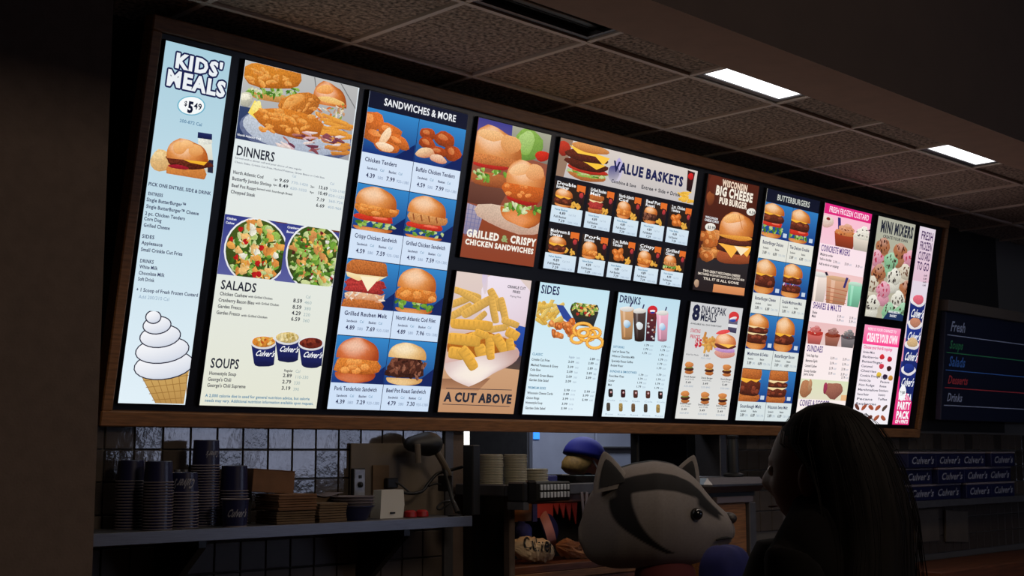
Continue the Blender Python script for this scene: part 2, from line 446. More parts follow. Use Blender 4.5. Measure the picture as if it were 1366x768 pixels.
def mix(a, b, t): return tuple(x+(y-x)*t for x, y in zip(a, b))
class Fr:
    """a drawing frame: maps its own coordinates to the board"""
    def __init__(s, pr, fn, ks=1.0): s.p = pr; s.fn = fn
    def blob(s, x, y, rx, ry, c, e=None, rot=0, wob=.06, n=14, g=.25, hl=.0, sq=1.0, top=None, half=None):
        """shaded oval: c centre colour, e edge colour, top shifts the light spot upwards"""
        c = lin(c); e = lin(e) if e else tuple(q*.55 for q in c); s.p.k += 1
        rr = math.radians(rot); ca, sa = cos(rr), sin(rr); ph = random.random()*6; ph2 = random.random()*6
        cc = mix(c, (1, 1, 1), hl)
        def shade(dx, dy, q):
            t = .62 - .42*dy*q - .12*dx*q - .10*q*q
            return mix(e, cc, max(0, min(1, t)))+(g,)
        ctr = s.fn(x, y); c0 = shade(0, 0, 0); prev = None
        for q in (.5, .85, 1.0):
            pts = []; cl = []
            for i in range(n):
                a = 2*pi*i/n; w_ = 1+wob*(sin(3*a+ph)+.6*sin(5*a+ph2))
                dx, dy = cos(a), sin(a); cl.append(shade(dx, dy, q if q < 1 else 1.15))
                if sq != 1:
                    dx = math.copysign(abs(dx)**sq, dx); dy = math.copysign(abs(dy)**sq, dy)
                dx *= rx*q*w_; dy *= ry*q*w_
                pts.append(s.fn(x+dx*ca-dy*sa, y+dx*sa+dy*ca))
            if prev is None:
                for i in range(n): s.p.poly([ctr, pts[i], pts[(i+1) % n]], [c0, cl[i], cl[(i+1) % n]])
            else:
                pp, pc = prev
                for i in range(n): s.p.poly([pp[i], pts[i], pts[(i+1) % n], pp[(i+1) % n]], [pc[i], cl[i], cl[(i+1) % n], pc[(i+1) % n]])
            prev = (pts, cl)
    def dome(s, cx, y0, y1, hw, c, e, g=.15, flip=False, pw=2.6, hl=.45, skew=0):
        """a bun half with a flat cut side: y0 its round end, y1 its flat end"""
        c = lin(c); e = lin(e); s.p.k += 1; nx, ny = 10, 7; hi = mix(c, (1, .92, .75), hl); G = []
        for j in range(ny+1):
            t = j/ny; w_ = hw*(1-(1-t)**pw)**(1/pw) if t > 0 else hw*.35
            w_ = max(w_, hw*.35); row_ = []
            if t > .9: w_ *= .985
            for i in range(nx+1):
                q = i/nx*2-1; y = y0+(y1-y0)*t + (y1-y0)*.05*(q*q)*(1-t)
                lam = 1-abs(q+.25)**2*.75-abs(t-.38)*.8
                col_ = mix(e, c, max(0, min(1, .25+lam*.9))); col_ = mix(col_, hi, max(0, min(1, (lam-.5)*2.4)))
                row_.append((s.fn(cx+w_*q, y+skew*q), col_+(g,)))
            G.append(row_)
        for j in range(ny):
            for i in range(nx):
                q = [G[j][i], G[j][i+1], G[j+1][i+1], G[j+1][i]]; s.p.poly([t[0] for t in q], [t[1] for t in q])
    def quad(s, pts, c, c2=None, g=0, c3=None, c4=None):
        """corner order TL, TR, BR, BL; c at the top, c2 at the bottom"""
        s.p.k += 1; a = lin(c)+(g,); b = lin(c2)+(g,) if c2 else a
        s.p.poly([s.fn(*p) for p in pts], [a, a, b, b] if len(pts) == 4 else [a]*len(pts))
    def rect(s, x0, y0, x1, y1, c, c2=None, g=0, nx=1):
        s.quad([(x0, y0), (x1, y0), (x1, y1), (x0, y1)], c, c2, g)
    def line(s, x0, y0, x1, y1, wd, c):
        dx, dy = x1-x0, y1-y0; L_ = math.hypot(dx, dy) or 1; nx, ny = -dy/L_*wd/2, dx/L_*wd/2
        s.quad([(x0+nx, y0+ny), (x1+nx, y1+ny), (x1-nx, y1-ny), (x0-nx, y0-ny)], c)
    def arc(s, x, y, rx, ry, wd, c, a0=0, a1=360, n=20):
        pts = [(x+rx*cos(math.radians(a0+(a1-a0)*i/n)), y+ry*sin(math.radians(a0+(a1-a0)*i/n))) for i in range(n+1)]
        for i in range(n): s.line(*pts[i], *pts[i+1], wd, c)
    def text(s, t, x0, y0, x1, cap, c, wt='r', shear=0, out=None, dv=0):
        """t from baseline start (x0, y0) to the x of its end; the baseline runs along the board"""
        u0, v0 = s.fn(x0, y0); y = y0
        e = 1.0
        for _ in range(4):
            u1, v1 = s.fn(x1, y); _, v2 = s.fn(x1, y+e); y += (v0-v1)/((v2-v1)/e)
        u1, _ = s.fn(x1, y); _, vt = s.fn(x0, y0-cap); h = abs(vt-v0)
        if out:
            s.p.k += 6
            for q in range(12):
                s.raw(t, u0+.006*cos(q*pi/6), v0+.006*sin(q*pi/6), u1-u0, h, out, wt, shear); s.p.k -= 2
            s.p.k += 30
        s.raw(t, u0, v0, u1-u0, h, c, wt, shear)
    def raw(s, t, u0, v0, wd, h, c, wt, shear):
        gl, L_ = layout(t, wd, h, wt, shear); s.p.k += 3; cl = lin(c)+(0,)
        for vs, fs in gl:
            n = len(s.p.v); off = -(s.p.base+s.p.k*9e-6)
            cu0, cv0, cu1, cv1 = s.p.clip
            if all(cu0 <= u0+x <= cu1 and cv0 <= v0+y <= cv1 for x, y in vs):
                s.p.v += [(u0+x, off, v0+y) for x, y in vs]; s.p.c += [cl]*len(vs); s.p.f += [tuple(n+i for i in f) for f in fs]
            else:
                for f in fs: s.p.poly([(u0+vs[i][0], v0+vs[i][1]) for i in f], [cl]*len(f))

class Panel:
    def __init__(s, corners, rect, label, top, bot=None):
        """corners: the panel's TL, TR, BL, BR as seen in the reference picture; rect: its u0, v0, u1, v1 on the board"""
        s.r = rect; u0, v0, u1, v1 = rect
        s.h = solve_h(corners, [(u0, v1), (u1, v1), (u0, v0), (u1, v0)])
        s.e = empty('menu_panel', (0, 0, 0)); s.e.parent = board; s.e['label'] = label
        f = MB().box((u0-.004, -.004, v0-.004), (u1+.004, .012, v1+.004), .002); f.build('lightbox', M['bezel'], s.e)
        p = Print(rect); p.base = .0045; fr = Fr(p, lambda x, y: (x, y))
        p.k += 1; n = 6
        a, b = lin(top)+(0,), lin(bot or top)+(0,)
        for i in range(n):
            ya, yb = v1+(v0-v1)*i/n, v1+(v0-v1)*(i+1)/n
            p.poly([(u0, ya), (u1, ya), (u1, yb), (u0, yb)], [mix(a, b, i/n)]*2+[mix(a, b, (i+1)/n)]*2)
        p.build('printed_sheet', s.e)
        s.L = Print(rect); s.L.base = .0096
    def px(s, ox, oy, sc_, pr=None):
        """frame of a magnified view of the picture: origin and scale"""
        return Fr(pr or s.L, lambda x, y: s.h(ox+x/sc_, oy+y/sc_))
    def pic(s, tl, br, label, zo=None):
        """a picture between two corners (given in view zo): frame runs 0..100 across and 0..100 down"""
        if zo: tl = (zo[0]+tl[0]/zo[2], zo[1]+tl[1]/zo[2]); br = (zo[0]+br[0]/zo[2], zo[1]+br[1]/zo[2])
        a = s.h(*tl); b = s.h(*br); return s.picr(a[0], b[1], b[0], a[1], label)
    def picr(s, u0, v0, u1, v1, label):
        c = (max(u0, s.r[0]), max(v0, s.r[1]), min(u1, s.r[2]), min(v1, s.r[3]))
        p = Print(c); p.base = .0053
        f = Fr(p, lambda x, y: (u0+(u1-u0)*x/100, v1-(v1-v0)*y/100)); f.label = label; f.asp = (u1-u0)/(v1-v0)
        f.done = lambda: p.build('picture', s.e, label)
        return f
    def done(s):
        if s.L.v: s.L.build('lettering', s.e)['kind'] = 'stuff'

# --- food drawn in 0..100 picture frames ---------------------------------------------------------
BUN = (236, 158, 84); BUNE = (176, 84, 26)
rnd = random.uniform
def speck(f, x, y, w_, h_, n, cols, r=(2, 5), g=.3, asp=1.6):
    for _ in range(n):
        c = random.choice(cols); q = rnd(*r)
        f.blob(x+rnd(-.5, .5)*w_, y+rnd(-.5, .5)*h_, q, q/asp, c, rot=rnd(0, 180), wob=.2, n=7, g=g)
GREEN = [(120, 170, 60), (160, 200, 90), (80, 130, 40), (200, 220, 150)]
def burger(f, cx, cy, w_, h_, L, bun=BUN, bune=BUNE, sq=.7):
    """layers bottom to top, each (kind, thickness); cy is the middle; sizes in frame units"""
    tot = sum(t for _, t in L); y = cy+h_/2
    for kind, t in L:
        t = t/tot*h_; m = y-t/2; hw = w_/2
        if kind == 'bb': f.dome(cx, m+t*.62, m-t*.5, hw*.95, mix(bun, bune, .25), bune, hl=.05)
        elif kind == 'bt': f.dome(cx, m-t*.5, m+t*.58, hw, bun, bune, skew=h_*.015)
        elif kind == 'patty':
            f.blob(cx, m, hw*1.02, t*.66, (110, 48, 30), (48, 18, 12), sq=.6, g=.8, wob=.04)
            for k in range(4): f.blob(cx+rnd(-.8, .8)*hw, m+rnd(-.2, .3)*t, hw*.2, t*.2, (150, 70, 45), (90, 36, 24), g=.8, n=8)
        elif kind in ('cheese', 'swiss'):
            c = (250, 186, 60) if kind == 'cheese' else (246, 228, 178)
            f.quad([(cx-hw, m-t*.5), (cx+hw*.98, m-t*.5), (cx+hw*.55, m+t*.7), (cx+hw*.1, m+t*.2)], c, mix(c, (200, 110, 20), .2))
            f.quad([(cx-hw, m-t*.5), (cx+hw*.3, m-t*.5), (cx-hw*.35, m+t*1.0), (cx-hw*.9, m+t*.3)], c, mix(c, (200, 110, 20), .2))
        elif kind == 'lett': speck(f, cx, m, w_*1.0, t*.9, 20, GREEN, (w_*.05, w_*.10))
        elif kind == 'tom': f.blob(cx, m, hw*.95, t*.6, (222, 62, 40), (170, 30, 20), sq=.6, g=.2); f.blob(cx+hw*.3, m-t*.1, hw*.4, t*.25, (240, 130, 100), (222, 62, 40), n=9)
        elif kind == 'onion': speck(f, cx, m, w_*.85, t, 9, [(236, 214, 228), (190, 90, 150)], (w_*.05, w_*.1), asp=3)
        elif kind == 'chick':
            f.blob(cx+hw*.05, m, hw*1.08, t*.62, (232, 140, 56), (160, 74, 20), sq=.7, g=.5, wob=.06)
            for k in range(6): f.blob(cx+rnd(-.9, .95)*hw, m+rnd(-.3, .4)*t, hw*.22, t*.24, (246, 172, 90), (205, 110, 40), g=.4, n=8)
        elif kind == 'grill':
            f.blob(cx+hw*.05, m, hw*1.05, t*.6, (224, 160, 96), (170, 96, 46), sq=.7, g=.4)
            for k in range(4): f.line(cx-hw*.7+k*hw*.4, m-t*.3, cx-hw*.6+k*hw*.4, m+t*.3, hw*.07, (150, 80, 40))
        elif kind == 'pork': f.blob(cx, m, hw*.96, t*.5, (84, 42, 30), (50, 24, 18), sq=.6, g=.6); speck(f, cx, m, w_*1.0, t*.9, 34, [(92, 48, 34), (60, 28, 20), (130, 76, 56), (150, 96, 74)], (w_*.06, w_*.13), g=.6, asp=2.2)
        elif kind == 'beef': 
            for k in range(3): f.blob(cx, m+(k-1)*t*.3, hw*rnd(.92, 1.02), t*.26, (190, 60, 56), (120, 26, 26), sq=.6, g=.6, wob=.1)
        elif kind == 'kraut': f.blob(cx, m, hw*.95, t*.5, (236, 190, 150), (200, 130, 90), sq=.6); speck(f, cx, m, w_*.95, t, 20, [(250, 222, 190), (255, 240, 220), (236, 170, 130)], (w_*.05, w_*.1), asp=3)
        elif kind == 'rye':
            f.blob(cx, m, hw, t*.6, (206, 120, 58), (140, 66, 24), sq=.45, g=.5)
        y -= t
def nugget(f, x, y, rx, ry, rot=0, c=(228, 120, 44)):
    f.blob(x, y, rx, ry, c, tuple(q*.62 for q in c), rot=rot, g=.4, wob=.07, sq=.85)
    f.blob(x-rx*.2, y-ry*.25, rx*.5, ry*.4, mix(c, (255, 210, 140), .45), c, rot=rot, g=.3, n=9)
def fry(f, x, y, L_, wd, rot, c=(244, 184, 74)):
    f.blob(x, y, L_/2, wd/2, c, tuple(q*.72 for q in c), rot=rot, sq=.4, wob=.02, g=.12, n=16)
    n = int(L_/wd*2.2); a = math.radians(rot)
    for k in range(n):
        t = (k+.5)/n-.5; x0, y0 = x+t*L_*.92*cos(a), y+t*L_*.92*sin(a)
        f.line(x0+sin(a)*wd*.36, y0-cos(a)*wd*.36, x0-sin(a)*wd*.36, y0+cos(a)*wd*.36, L_/n*.3, tuple(q*.86 for q in c))
def cupdrink(f, x, y, w_, h_, c, lid=(240, 236, 230), badge=(40, 110, 180), straw=True):
    if straw: f.line(x+w_*.1, y-h_*.4, x+w_*.35, y-h_*.72, w_*.1, (50, 40, 90))
    f.quad([(x-w_*.5, y-h_*.5), (x+w_*.5, y-h_*.5), (x+w_*.38, y+h_*.5), (x-w_*.38, y+h_*.5)], mix(c, (255, 255, 255), .15), tuple(q*.75 for q in c))
    f.quad([(x-w_*.3, y-h_*.48), (x-w_*.12, y-h_*.48), (x-w_*.12, y+h_*.45), (x-w_*.24, y+h_*.45)], mix(c, (255, 255, 255), .4), c)
    f.blob(x, y+h_*.49, w_*.38, h_*.05, tuple(q*.75 for q in c), n=10)
    f.blob(x, y-h_*.5, w_*.52, h_*.09, lid, tuple(q*.8 for q in lid), n=12, g=.05)
    if badge: f.blob(x, y, w_*.26, h_*.14, (235, 245, 250), badge, n=10, rot=-20, g=0)
def custardcup(f, x, y, w_, h_, c, cupc, bits=None):
    f.quad([(x-w_*.5, y-h_*.1), (x+w_*.5, y-h_*.1), (x+w_*.38, y+h_*.5), (x-w_*.38, y+h_*.5)], cupc, tuple(q*.7 for q in cupc))
    f.blob(x, y-h_*.12, w_*.52, h_*.14, c, tuple(q*.8 for q in c), n=12)
    f.blob(x, y-h_*.28, w_*.36, h_*.16, c, tuple(q*.85 for q in c), n=12, hl=.2)
    f.blob(x+w_*.05, y-h_*.42, w_*.18, h_*.1, c, tuple(q*.9 for q in c), n=10, hl=.3)
    if bits: speck(f, x, y-h_*.22, w_*.7, h_*.4, 9, bits, (w_*.04, w_*.08))
def prices(fr, rows_, cap, c=(40, 50, 80)):
    for r_ in rows_:
        t, x0, y0, x1 = r_[:4]; fr.text(t, x0, y0, x1, r_[5] if len(r_) > 5 else cap, r_[4] if len(r_) > 4 and r_[4] else c, 'b')
NAVY = (24, 30, 78); INK = (34, 38, 52); GREY = (150, 166, 186); TEAL = (70, 130, 165); WHITE = (250, 252, 255)
LO, HI, MB0, MT0 = .078, 1.290, .658, .718
# ---------------------------------------------------------------- kids' meals
P = Panel([(226.4,53.5),(312,74.5),(152.5,536.5),(241.6,539)], (.058, LO, .310, HI), "narrow pale blue kids' meals panel at the left end", (168, 205, 220), (226, 240, 248))
a = P.px(90, 0, 2.844)
a.text("KIDS'", 412, 250, 592, 52, (235, 240, 244), 'x', out=NAVY)
a.text("MEALS", 378, 316, 600, 56, (235, 240, 244), 'x', out=NAVY)
pb = P.pic((345, 318), (606, 690), 'picture of a burger, chips and a milk bottle on the kids panel', (90, 0, 2.844))
a_ = Fr(pb.p, lambda x, y: P.h(90+x/2.844, y/2.844))
a_.blob(477, 397, 53, 37, (120, 185, 205), (110, 175, 200), wob=0, g=0, n=24); a_.blob(477, 397, 48, 33, (250, 252, 252), (245, 250, 250), wob=0, g=0, n=24)
a_.blob(360, 605, 42, 42, (236, 200, 140), (200, 150, 90)); a_.blob(352, 590, 26, 20, (244, 216, 160), (214, 170, 110))
a_.quad([(500, 520), (550, 528), (556, 650), (500, 640)], (236, 236, 220), (200, 200, 190)); a_.blob(528, 530, 27, 14, (240, 240, 228), (210, 210, 200))
a_.quad([(500, 496), (553, 504), (552, 526), (498, 518)], (34, 44, 96), (20, 26, 66))
a_.quad([(535, 600), (556, 602), (553, 652), (533, 648)], (40, 40, 60))
a_.blob(455, 645, 76, 32, (224, 146, 72), (176, 96, 40), rot=8, sq=.7); a_.blob(460, 612, 88, 24, (118, 50, 30), (60, 22, 14), rot=8, g=.8, wob=.1)
a_.quad([(420, 590), (540, 602), (520, 622), (470, 612)], (250, 196, 60), (236, 170, 40)); a_.blob(425, 628, 40, 8, (170, 30, 50), (120, 20, 30), rot=8)
a_.dome(458, 524, 602, 78, BUN, BUNE, skew=8); a_.blob(430, 556, 26, 24, (246, 190, 124), (220, 140, 70), rot=8, g=.1); a_.blob(490, 566, 28, 24, (244, 184, 116), (214, 132, 64), rot=8, g=.1); a_.blob(458, 544, 26, 16, (250, 200, 140), (230, 156, 86), g=.1)
pb.done()
a.text('5', 456, 420, 480, 40, (18, 24, 50), 'x'); a.text('$', 446, 396, 458, 18, (18, 24, 50), 'b'); a.text('49', 482, 408, 512, 23, (18, 24, 50), 'b')
a.text('200-872 Cal', 428, 458, 512, 12, (96, 136, 168), 'b')
a.text('PICK ONE ENTREE, SIDE & DRINK', 306, 697, 540, 13, NAVY, 'b'); a.text('ENTREES', 304, 733, 360, 12, NAVY, 'b')
a = P.px(90, 260, 2.56)
for t, x, y, x1 in [('Single ButterBurger™', 268, 15, 402), ('Single ButterBurger™ Cheese', 266, 38, 444), ('2 pc. Chicken Tenders', 262, 62, 397), ('Corn Dog', 258, 80, 317), ('Grilled Cheese', 256, 102, 345),
                    ('SIDES', 250, 140, 292), ('Applesauce', 248, 162, 319), ('Small Crinkle Cut Fries', 245, 185, 386), ('DRINKS', 241, 224, 288), ('White Milk', 239, 244, 300), ('Chocolate Milk', 236, 265, 323), ('Soft Drink', 233, 286, 288)]:
    a.text(t, x, y, x1, 12, NAVY, 'b')
a.text('+ 1 Scoop of Fresh Frozen Custard', 226, 322, 436, 12, NAVY, 'b'); a.text('Add 200/310 Cal', 234, 347, 338, 12, (140, 165, 190), 'r')
# a plain soft-serve cone stands where the photographed panel carries a cartoon figure
pc = P.pic((205, 385), (425, 712), 'picture of a plain vanilla cone on the kids panel', (90, 260, 2.56))
a_ = Fr(pc.p, lambda x, y: P.h(90+x/2.56, 260+y/2.56))
a_.quad([(238, 610), (405, 590), (382, 716), (292, 716)], (206, 166, 96), (180, 136, 74))
for k in range(7): a_.line(238+k*26, 606, 292+k*17, 716, 2.5, (160, 118, 60))
for k in range(4): a_.line(246+k*10, 632+k*22, 402-k*6, 612+k*26, 2.5, (160, 118, 60))
for (x, y, rx, ry) in [(318, 578, 100, 46), (314, 526, 90, 42), (308, 478, 68, 36), (298, 440, 46, 28), (286, 412, 24, 20)]:
    a_.blob(x, y, rx+4, ry+4, (40, 40, 60), (40, 40, 60), rot=-8, wob=0, g=0, n=22); a_.blob(x, y, rx, ry, (250, 250, 252), (205, 212, 226), rot=-8, wob=0, g=0, n=22)
pc.done(); P.done()

# ---------------------------------------------------------------- dinners, salads, soups
P = Panel([(331,80),(483,118),(260.6,538),(416,542.7)], (.367, LO, .868, HI), 'dinners, salads and soups panel with plate and salad photographs', (226, 236, 242), (228, 229, 212))
f = P.pic((228, 65), (660, 495), 'picture of fried fish, a roll and fries on a plate', (260, 60, 3.2))
z = Fr(f.p, lambda x, y: P.h(260+x/3.2, 60+y/3.2))
z.rect(150, 40, 760, 540, (196, 196, 192), (150, 150, 158)); z.line(520, 120, 560, 480, 4, (120, 120, 120)); z.line(620, 140, 720, 320, 4, (120, 120, 120))
z.quad([(150, 250), (300, 280), (420, 470), (150, 480)], (50, 66, 104), (40, 50, 90))
z.blob(440, 385, 250, 98, (120, 130, 160), (70, 80, 120), rot=12, wob=0, n=28); z.blob(440, 375, 235, 86, (205, 212, 220), (160, 170, 190), rot=12, wob=0, n=28)
z.blob(340, 225, 110, 18, (216, 160, 90), (180, 120, 60), rot=8); 
for _ in range(46): z.blob(rnd(225, 450), rnd(182, 222)+rnd(0, 8), rnd(9, 20), rnd(4, 8), random.choice(GREEN+[(230, 230, 190)]), rot=rnd(0, 180), wob=.2, n=7)
z.blob(336, 135, 128, 52, (224, 142, 48), (160, 84, 22), rot=8, g=.4, sq=.8)
for _ in range(20): z.blob(rnd(230, 440), rnd(100, 168), rnd(10, 24), rnd(6, 12), (240, 176, 90), (206, 116, 40), rot=rnd(-20, 60), n=9, g=.4)
z.blob(222, 232, 34, 32, (224, 220, 196), (150, 150, 140)); z.blob(220, 222, 24, 14, (250, 246, 226), (220, 214, 190))
z.dome(584, 162, 262, 72, (230, 134, 56), (156, 74, 26), skew=12); z.blob(566, 192, 38, 20, (248, 186, 112), (222, 128, 52)); z.blob(590, 240, 60, 14, (242, 206, 130), (230, 160, 80), rot=14)
for _ in range(44): z.blob(rnd(520, 650), rnd(262, 330), rnd(8, 16), rnd(3, 6), random.choice([(244, 226, 200), (230, 120, 60), (240, 236, 220), (210, 160, 120), (150, 170, 80)]), rot=rnd(0, 180), n=7, wob=.2)
for k in range(12): z.blob(rnd(560, 670), 320+k*9, 62, 8, (240, 168, 70), (190, 110, 36), rot=rnd(-6, 22), sq=.5, n=12)
z.blob(450, 262, 92, 58, (214, 132, 52), (150, 76, 24), rot=-14, g=.6); z.blob(430, 238, 50, 22, (240, 178, 100), (214, 132, 52), rot=-24)
for _ in range(9): z.blob(rnd(390, 520), rnd(225, 300), rnd(9, 20), rnd(5, 9), (238, 166, 84), (196, 110, 40), rot=rnd(-50, 10), n=8, g=.5)
z.quad([(232, 290), (262, 236), (292, 262), (268, 318)], (250, 226, 110), (240, 206, 60)); z.blob(270, 268, 18, 30, (252, 240, 160), (244, 214, 80), rot=20)
z.blob(412, 336, 150, 58, (220, 132, 46), (150, 74, 22), rot=14, g=.4, sq=.85)
for _ in range(26): z.blob(rnd(285, 540), 330+rnd(-46, 40)+rnd(-4, 4), rnd(12, 26), rnd(6, 13), (242, 172, 86), (206, 116, 40), rot=rnd(-20, 50), n=9, g=.5)
for k in range(34): z.blob(rnd(360, 640), rnd(375, 455), rnd(16, 34), rnd(4, 8), random.choice([(232, 190, 196), (150, 80, 90), (246, 226, 220), (120, 60, 80), (190, 120, 110)]), rot=rnd(-10, 50), n=9, wob=.15)
for k in range(10): z.blob(rnd(560, 665), rnd(425, 470), rnd(20, 40), 7, (226, 150, 66), (160, 90, 40), rot=rnd(-5, 15), sq=.5, n=10)
f.done()
a = P.px(260, 60, 3.2)
a.text('North Atlantic Cod', 182, 386, 282, 9, WHITE, 'b')
a.text('DINNERS', 174, 468, 338, 40, INK, 'b'); 
a.text('Served with a dinner roll and your choice of two regular', 170, 484, 455, 8, NAVY); a.text('Classic Sides: Crinkle Cut Fries, Mashed Potatoes, Green Beans or Cole Slaw', 168, 502, 552, 8, NAVY)
for t, x, y, x1, h in [('North Atlantic Cod', 160, 548, 290, 14), ('Butterfly Jumbo Shrimp', 155, 575, 324, 14), ('Beef Pot Roast', 152, 604, 256, 14), ('Served with Sourdough Bread', 260, 617, 412, 9), ('Chopped Steak', 148, 631, 252, 14)]: a.text(t, x, y, x1, h, INK, 'b')
prices(a, [('9.69', 357, 583, 398), ('8.49', 354, 605, 395), ('13.69', 524, 614, 564), ('10.49', 520, 638, 562), ('7.19', 515, 665, 549), ('6.69', 512, 690, 548), ('1pc', 333, 577, 351, None, 8), ('6pc', 331, 600, 349, None, 8), ('2pc', 490, 608, 508, None, 8), ('9pc', 487, 632, 505, None, 8)], 14, INK)
for t, x, y, x1 in [('Cal', 412, 564, 430), ('770-1420', 408, 592, 480), ('620-1020', 403, 616, 474), ('Cal', 574, 597, 592), ('1120-1740', 570, 624, 637), ('820-1220', 566, 647, 634), ('360-720', 565, 671, 628), ('450-960', 562, 697, 620)]: a.text(t, x, y, x1, 11, (146, 168, 190), 'r')
for (x0, y0, x1, y1, cx_, cy_, rx, ry, lb) in [(130, 40, 320, 275, 238, 172, 108, 112, 'picture of a green salad with chicken and tomatoes in a bowl'), (335, 72, 505, 298, 446, 196, 98, 114, 'picture of a cranberry and bacon salad in a bowl')]:
    f = P.pic((x0, y0), (x1, y1), lb, (250, 270, 2.648)); z = Fr(f.p, lambda x, y: P.h(250+x/2.648, 270+y/2.648))
    z.rect(x0-60, y0-20, x1+60, y1+40, (44, 52, 132), (96, 100, 160)); z.quad([(x1-30, y0-10), (x1+60, y0-10), (x1+60, y0+40), (x1-10, y0+30)], (110, 60, 40))
    z.blob(cx_, cy_, rx+6, ry+6, (240, 240, 240), (225, 225, 232), wob=0, n=28, g=0); z.blob(cx_, cy_, rx, ry, (70, 90, 30), (40, 50, 20), wob=0, n=28)
    def sp(n, cols, r0, r1, asp=1.5, k=.9):
        for _ in range(n):
            t = rnd(0, 6.28); q = math.sqrt(rnd(0, 1))*k; r_ = rnd(r0, r1)
            z.blob(cx_+rx*q*cos(t), cy_+ry*q*sin(t), r_, r_/asp, random.choice(cols), rot=rnd(0, 180), wob=.2, n=8)
    sp(95, GREEN+[(60, 100, 30), (190, 210, 120), (214, 226, 160)], 8, 19)
    if x0 == 130:
        sp(34, [(246, 176, 84), (250, 200, 124), (232, 150, 70)], 12, 21, 1.4); sp(9, [(200, 30, 30)], 9, 12, 1.1); sp(34, [(240, 170, 60), (250, 236, 190)], 4, 9, 2.4); sp(5, [(250, 246, 226)], 12, 16, 1.2)
    else:
        sp(30, [(246, 186, 100), (220, 150, 84)], 9, 17, 1.4); sp(22, [(130, 30, 40), (90, 40, 30), (170, 40, 40)], 5, 9, 1.2); sp(26, [(250, 246, 236), (244, 200, 90)], 4, 9, 1.8); sp(30, GREEN, 6, 12)
    sp(20, GREEN, 6, 11); f.done()
a = P.px(250, 270, 2.648)
a.text('Chicken', 133, 58, 168, 8, WHITE, 'b'); a.text('Cashew', 130, 73, 160, 8, WHITE, 'b'); a.text('Cranberry', 347, 90, 392, 8, WHITE, 'b'); a.text('Bacon Bleu', 344, 106, 392, 8, WHITE, 'b')
a.text('SALADS', 106, 302, 232, 31, INK, 'b')
for t, x, y, x1, h in [('Chicken Cashew', 103, 324, 200, 12), ('with Grilled Chicken', 204, 333, 290, 8), ('Cranberry Bacon Bleu', 98, 346, 225, 12), ('with Grilled Chicken', 229, 356, 312, 8), ('Garden Fresco', 95, 368, 180, 12), ('Garden Fresco', 90, 390, 173, 12), ('with Grilled Chicken', 178, 399, 270, 8)]: a.text(t, x, y, x1, h, INK, 'b')
prices(a, [('8.59', 362, 350, 394), ('8.59', 359, 372, 391), ('4.29', 356, 393, 388), ('6.59', 353, 414, 385)], 13, INK)
for t, x, y, x1 in [('Cal', 407, 336, 424), ('460', 402, 356, 427), ('380', 400, 377, 424), ('220', 397, 398, 421), ('360', 394, 419, 418)]: a.text(t, x, y, x1, 11, (150, 172, 176), 'r')
f = P.pic((200, 440), (480, 600), 'picture of three small navy cups of soup', (250, 270, 2.648)); z = Fr(f.p, lambda x, y: P.h(250+x/2.648, 270+y/2.648))
for (x, y, c, sp_) in [(258, 515, (226, 140, 50), [(244, 190, 90), (200, 90, 30), (250, 220, 150)]), (343, 500, (226, 200, 130), [(244, 226, 170), (200, 170, 90)]), (426, 520, (120, 40, 28), [(150, 60, 40), (90, 26, 20)])]:
    z.quad([(x-44, y-24), (x+44, y-20), (x+35, y+54), (x-35, y+50)], (30, 40, 106), (18, 24, 76)); z.blob(x, y+51, 35, 10, (18, 24, 76), (16, 20, 60), n=12)
    z.blob(x, y-24, 46, 24, (236, 236, 236), (210, 210, 215), wob=0, n=20, g=0); z.blob(x, y-26, 41, 19, c, wob=.02, n=18, g=.5)
    for _ in range(16): z.blob(x+rnd(-30, 30), y-26+rnd(-11, 10), rnd(5, 10), rnd(4, 7), random.choice(sp_), rot=rnd(0, 180), n=7)
    z.text("Culver's", x-32, y+22, x+34, 19, WHITE, 'b', shear=.5)
f.done()
a.text('SOUPS', 64, 577, 165, 33, INK, 'b')
for t, x, y, x1 in [('Homestyle Soup', 60, 602, 156), ("George's Chili", 55, 623, 138), ("George's Chili Supreme", 52, 644, 188)]: a.text(t, x, y, x1, 12, INK, 'b')
prices(a, [('Regular', 325, 592, 356, None, 8), ('2.89', 320, 611, 352), ('2.79', 317, 633, 349), ('3.19', 314, 655, 346)], 12, INK)
for t, x, y, x1 in [('Cal', 365, 596, 382), ('110-330', 362, 616, 410), ('330', 358, 637, 380), ('390', 355, 659, 376)]: a.text(t, x, y, x1, 11, (150, 172, 176), 'r')
a.text('A 2,000 calorie diet is used for general nutrition advice, but calorie', 45, 679, 413, 10, TEAL, 'b'); a.text('needs may vary. Additional nutrition information available upon request.', 43, 696, 426, 10, TEAL, 'b')
P.done()

# ---------------------------------------------------------------- sandwiches & more
P = Panel([(495,119),(626,151),(433.6,544.3),(566.4,548.2)], (.919, LO, 1.425, HI), 'sandwiches and more panel, eight sandwich photographs in two columns', (214, 228, 246), (206, 224, 246))
S = [("Chicken Tenders", '4.39', '7.99', 'picture of fried chicken tenders'), ("Buffalo Chicken Tenders", '4.59', '7.99', 'picture of buffalo chicken tenders'),
     ("Crispy Chicken Sandwich", '4.59', '7.59', 'picture of a crispy chicken sandwich'), ("Grilled Chicken Sandwich", '4.99', '7.59', 'picture of a grilled chicken sandwich'),
     ("Grilled Reuben Melt", '4.89', '7.69', 'picture of a reuben melt on rye'), ("North Atlantic Cod Filet", '4.89', '7.96', 'picture of a cod sandwich'),
     ("Pork Tenderloin Sandwich", '4.39', '7.29', 'picture of a pork tenderloin sandwich'), ("Beef Pot Roast Sandwich", '4.79', '7.30', 'picture of a beef pot roast sandwich')]
r = P.r; mid = (r[0]+r[2])/2
